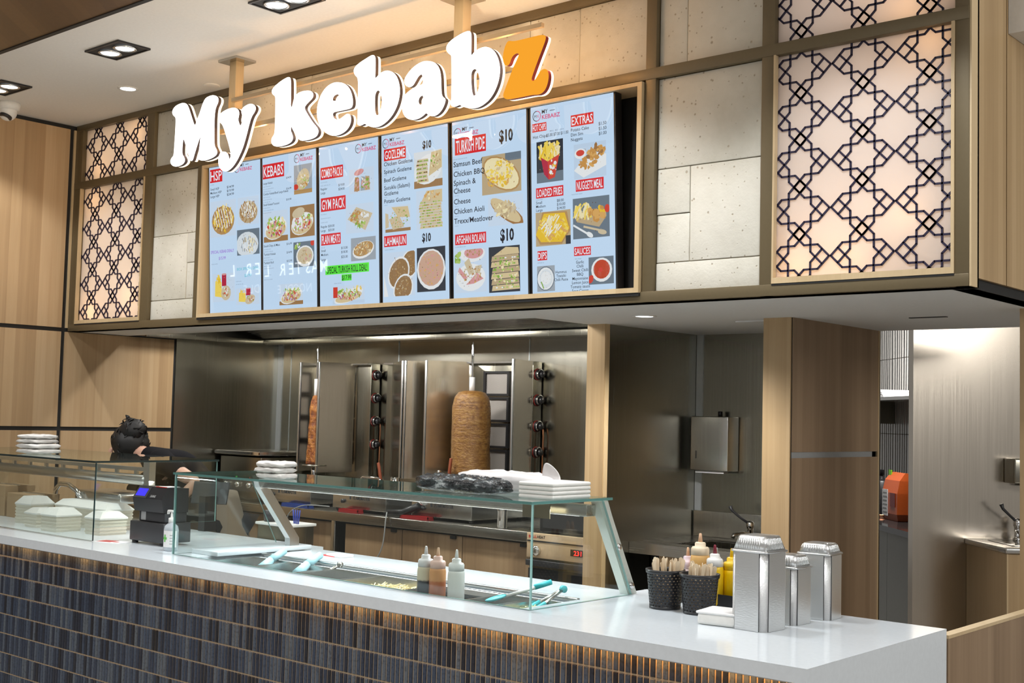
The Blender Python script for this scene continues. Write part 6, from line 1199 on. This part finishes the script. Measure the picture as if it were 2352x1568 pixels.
# ---------------------------------------------------------------- ceiling fittings
def twin(x, y, label):
    t = thing('twin_downlight', label, 'downlight', (x, y, 3.645), group='twin downlights in the shop ceiling')
    b = MB()
    for q in ((-.17, .17, -.10, -.09), (-.17, .17, .09, .10), (-.17, -.16, -.09, .09), (.16, .17, -.09, .09)): b.box(*q, -.006, .004)
    b.build('trim_frame', BLACKP, t); b = MB(); b.box(-.16, .16, -.09, .09, -.0015, .0035); b.build('recess', BLACKJ, t)
    for s_ in (-1, 1):
        b = MB(); b.lathe([(.062, -.003), (.066, -.006), (.055, -.010), (.05, -.004)], 20, 0, TM(s_*.075, 0, 0), False); g = b.build('gimbal_ring', ALU, t); b = MB(); b.lathe([(0, -.008), (.03, -.0075), (.05, -.004)], 20, 0, TM(s_*.075, 0, 0), False); b.build('lens', LAMP, g)
for (x, y), l in zip(DL[:3], ('twin downlight cut by the left photo edge', 'twin downlight above the letter M of the sign', 'twin downlight at the top edge above the sign')): twin(x, y, l)
def puck(loc, label):
    t = thing('round_downlight', label, 'downlight', loc, group='round downlights'); b = MB(); b.lathe([(.062, 0), (.062, -.004), (.05, -.006), (.045, -.002)], 24, 0, None, False); b.build('trim_ring', WHITEP, t); b = MB(); b.lathe([(0, -.003), (.046, -.003)], 24, 0, None, False); b.build('lens', LAMP, t)
puck((-6.787, 4.135, 3.65), 'small round downlight in the shop ceiling near the sign'); puck((-3.546, 5.089, 2.2), 'round downlight in the soffit beside the oak post')
t = thing('security_camera', 'white dome security camera under the ceiling by the oak wall', 'security camera', (-7.78, 3.87, 3.65)); b = MB(); b.lathe([(.075, 0), (.078, -.02), (.07, -.045), (.05, -.05)], 24); b.build('mount', WHITEP, t); b = MB(); bm = bmesh.new(); bmesh.ops.create_uvsphere(bm, u_segments=24, v_segments=14, radius=.058); b.bm(bm, 0, True, TM(0, 0, -.06)); b.build('eyeball', WHITEP, t)
b = MB(); b.lathe([(.04, 0), (.04, .012), (.03, .015), (0, .013)], 20, 0, Matrix.Translation((.02, -.02, -.09)) @ Matrix.Rotation(2.75, 4, 'X') ); b.build('lens_window', BLACKP, t)
o = MB().lathe([(.05, 0), (.05, -.004), (.045, -.006), (0, -.006)], 24).build('ceiling_sensor', CEIL, None, (-6.29, 4.40, 3.65)); tag(o, 'flat round ceiling sensor beside the first sign post', 'sensor')
o = MB().box(-.09, .09, -.012, .012, -.004, 0).build('air_slot', BLACKP, None, (-2.346, 5.70, 2.2)); tag(o, 'thin dark slot in the soffit before the back room', 'vent')

# ---------------------------------------------------------------- illuminated shop sign across the concourse, mirrored in the menu screens
t = thing('shop_sign', 'white lettered shop sign far across the concourse', 'sign', (-16.35, -5.0, 3.0), rz=pi)
x = 0.0
for ch in 'MASTER L':
    if ch != ' ':
        b = MB(); put_text(b, ch, x, .06, .21, None, 0, .0, .004); b.build('letter', emis('far_letter', (1, 1, 1), 6.5) if 'far_letter' not in MATS else MATS['far_letter'], t)
    x += .23
x = .45
for ch in 'NOODLE':
    b = MB(); put_text(b, ch, x, -.26, .15, None, 0, .0, .0); b.build('letter', emis('far_letter_dim', (1, .97, .9), 2.2) if 'far_letter_dim' not in MATS else MATS['far_letter_dim'], t); x += .17
b = MB(); b.box(-.3, 2.3, .02, .1, -.45, .4); b.build('sign_board', DARKP, t)
# ---------------------------------------------------------------- person bent over behind the case
SKIN = plain('skin', (.62, .36, .26), .5, 0, Subsurface_Weight=.1); HAIR = plain('black_hair', (.006, .0055, .0055), .55); SHIRT = plain('black_cotton', (.006, .006, .008), .9, 0, Specular_IOR_Level=.15); APRON = plain('khaki_apron', (.16, .125, .09), .85)
def skin(name, mat, verts, edges, radii, parent=None, sub=2, origin=(0, 0, 0)):
    me = bpy.data.meshes.new(name); me.from_pydata([tuple(Vector(v)-Vector(origin)) for v in verts], edges, []); me.materials.append(mat)
    o = bpy.data.objects.new(name, me); COL.objects.link(o)
    o.modifiers.new('skin', 'SKIN').use_smooth_shade = True
    sv = me.skin_vertices[0].data if me.skin_vertices else None
    if sv is None:
        bm = bmesh.new(); bm.from_mesh(me); bm.verts.layers.skin.verify(); bm.to_mesh(me); bm.free(); sv = me.skin_vertices[0].data
    for i, r in enumerate(radii): sv[i].radius = (r, r) if not isinstance(r, tuple) else r; sv[i].use_root = (i == 0)
    s_ = o.modifiers.new('sub', 'SUBSURF'); s_.levels = sub; s_.render_levels = sub
    if parent: o.parent = parent
    return o
PO = (-6.55, 4.76, 0)
per = thing('person', 'person in a black shirt and khaki apron bent forward, dark hair in a bun', 'person', PO)
V_ = [(-6.56, 4.77, .98), (-6.66, 4.74, 1.12), (-6.82, 4.67, 1.26), (-6.99, 4.62, 1.33), (-7.12, 4.59, 1.37), (-7.22, 4.575, 1.40), (-7.29, 4.565, 1.44),
      (-6.80, 4.50, 1.345), (-6.56, 4.50, 1.27), (-6.47, 4.53, 1.235), (-6.50, 4.47, 1.16), (-6.53, 4.42, 1.09),
      (-7.12, 4.76, 1.29), (-7.30, 4.70, 1.19), (-7.36, 4.62, 1.10), (-7.40, 4.54, 1.03), (-7.43, 4.48, .995),
      (-6.55, 4.68, .92), (-6.53, 4.66, .5), (-6.50, 4.70, .09), (-6.60, 4.66, .035),
      (-6.55, 4.86, .92), (-6.50, 4.88, .5), (-6.45, 4.93, .09), (-6.55, 4.92, .035)]
E_ = [(0, 1), (1, 2), (2, 3), (3, 4), (4, 5), (5, 6), (3, 7), (7, 8), (8, 9), (9, 10), (10, 11), (3, 12), (12, 13), (13, 14), (14, 15), (15, 16), (0, 17), (17, 18), (18, 19), (19, 20), (0, 21), (21, 22), (22, 23), (23, 24)]
R_ = [.13, .125, .135, .11, .055, .06, .085, .062, .047, .04, .034, .026, .062, .045, .038, .03, .026, .09, .06, .042, .035, .09, .06, .042, .035]
def hand(w, d, side):
    """palm and five fingers continuing the arm graph"""
    w = Vector(w); d = Vector(d).normalized(); s_ = Vector(side).normalized(); up = d.cross(s_); i0 = len(V_)
    return i0, [w+d*.05], d, s_, up
def add_hand(wi, d, side):
    w = Vector(V_[wi]); d = Vector(d).normalized(); s_ = Vector(side).normalized(); n = d.cross(s_).normalized(); p = len(V_); V_.append(tuple(w+d*.055)); R_.append((.03, .02)); E_.append((wi, p))
    for k, (o_, L) in enumerate(((-.027, .065), (-.009, .078), (.009, .074), (.027, .058))):
        a = len(V_); V_.append(tuple(w+d*.10+s_*o_)); V_.append(tuple(w+d*(.10+L*.5)+s_*o_*1.1+n*.012)); V_.append(tuple(w+d*(.10+L*.85)+s_*o_*1.1+n*.035)); R_.extend([.0095, .0085, .007]); E_.extend([(p, a), (a, a+1), (a+1, a+2)])
    a = len(V_); V_.append(tuple(w+d*.05-s_*.038+n*.01)); V_.append(tuple(w+d*.085-s_*.05+n*.03)); R_.extend([.011, .008]); E_.extend([(p, a), (a, a+1)])
add_hand(11, (-.5, -.2, -.8), (.3, .9, -.2)); add_hand(16, (-.4, -.6, -.7), (.8, -.5, 0))
body = skin('body', SKIN, V_, E_, R_, per, 2, PO)
sh = [0, 1, 2, 3, 4, 7, 8, 12, 13, 14]; idx = {v: i for i, v in enumerate(sh)}
se = [(idx[a], idx[c]) for a, c in E_ if a in idx and c in idx]
skin('shirt', SHIRT, [V_[i] for i in sh], se, [R_[i]+(.016 if i != 4 else .012) for i in sh], per, 2, PO)
tr = [0, 17, 18, 19, 21, 22, 23]; idx = {v: i for i, v in enumerate(tr)}; se = [(idx[a], idx[c]) for a, c in E_ if a in idx and c in idx]
skin('trousers', SHIRT, [V_[i] for i in tr], se, [R_[i]+.02 for i in tr], per, 2, PO)
b = MB(); b.lathe([(.185, -.40), (.18, -.2), (.165, -.02), (.16, .06), (.155, .12)], 26, 0, Matrix.Translation((-.03, .0, 1.02)) @ Matrix.Rotation(-.35, 4, 'Y'), False, .9, 1.1); ap = b.build('apron', APRON, per); ap.modifiers.new('t', 'SOLIDIFY').thickness = .006
b = MB(); b.box(-.03, .03, -.195, -.183, 1.10, 1.13); b.build('apron_tie', BLACKP, per)
# head details: ear, hair cap, bun and loose tuft
H = Vector((-7.29, 4.565, 1.44))-Vector(PO)
bm = bmesh.new(); bmesh.ops.create_uvsphere(bm, u_segments=26, v_segments=16, radius=1)
from mathutils import noise as NZ
for v in bm.verts:
    c = v.co; v.co = Vector((c.x*.128, c.y*.122, c.z*.108))*(1+.12*NZ.noise(c*3))
b = MB(); b.bm(bm, 0, True, TM(H.x+.015, H.y+.0, H.z+.012, 0, 0, .3)); hr = b.build('hair', HAIR, per)
bm = bmesh.new(); bmesh.ops.create_uvsphere(bm, u_segments=20, v_segments=12, radius=.082)
for v in bm.verts: v.co *= 1+.16*NZ.noise(v.co*28)
b = MB(); b.bm(bm, 0, True, TM(H.x+.06, H.y-.015, H.z+.088)); b.build('bun', HAIR, per)
b = MB(); b.tube([(H.x+.04, H.y-.02, H.z+.14), (H.x+.015, H.y-.03, H.z+.18), (H.x+.0, H.y-.035, H.z+.19)], [.02, .012, .003], 8); b.tube([(H.x+.03, H.y-.02, H.z+.15), (H.x+.03, H.y-.03, H.z+.175), (H.x+.045, H.y-.035, H.z+.183)], [.016, .01, .002], 8); b.build('hair_tuft', HAIR, hr)
bm = bmesh.new(); bmesh.ops.create_uvsphere(bm, u_segments=14, v_segments=8, radius=1)
b = MB(); b.bm(bm, 0, True, Matrix.Translation((H.x-.075, H.y-.088, H.z-.055)) @ Matrix.Rotation(.5, 4, 'Y') @ Matrix.Diagonal((.02, .012, .032, 1))); b.build('ear', SKIN, per)

b = MB(); rr_ = random.Random(9); C = Vector((H.x+.06, H.y-.015, H.z+.088))
for k in range(70):
    a, e_ = rr_.uniform(0, 2*pi), rr_.uniform(-.6, 1.3); d = Vector((math.cos(a)*math.cos(e_), math.sin(a)*math.cos(e_), math.sin(e_))); tn = d.cross(Vector((rr_.uniform(-1, 1), rr_.uniform(-1, 1), rr_.uniform(-1, 1)))).normalized()
    q = C if k % 2 else H+Vector((.015, 0, .012)); R0 = .08 if k % 2 else .115
    b.tube([q+d*R0, q+d*(R0+.008)+tn*.02, q+d*(R0+.006)+tn*.045], [.006, .005, .001], 4)
o = b.build('loose_strands', HAIR, per); o['kind'] = 'stuff'
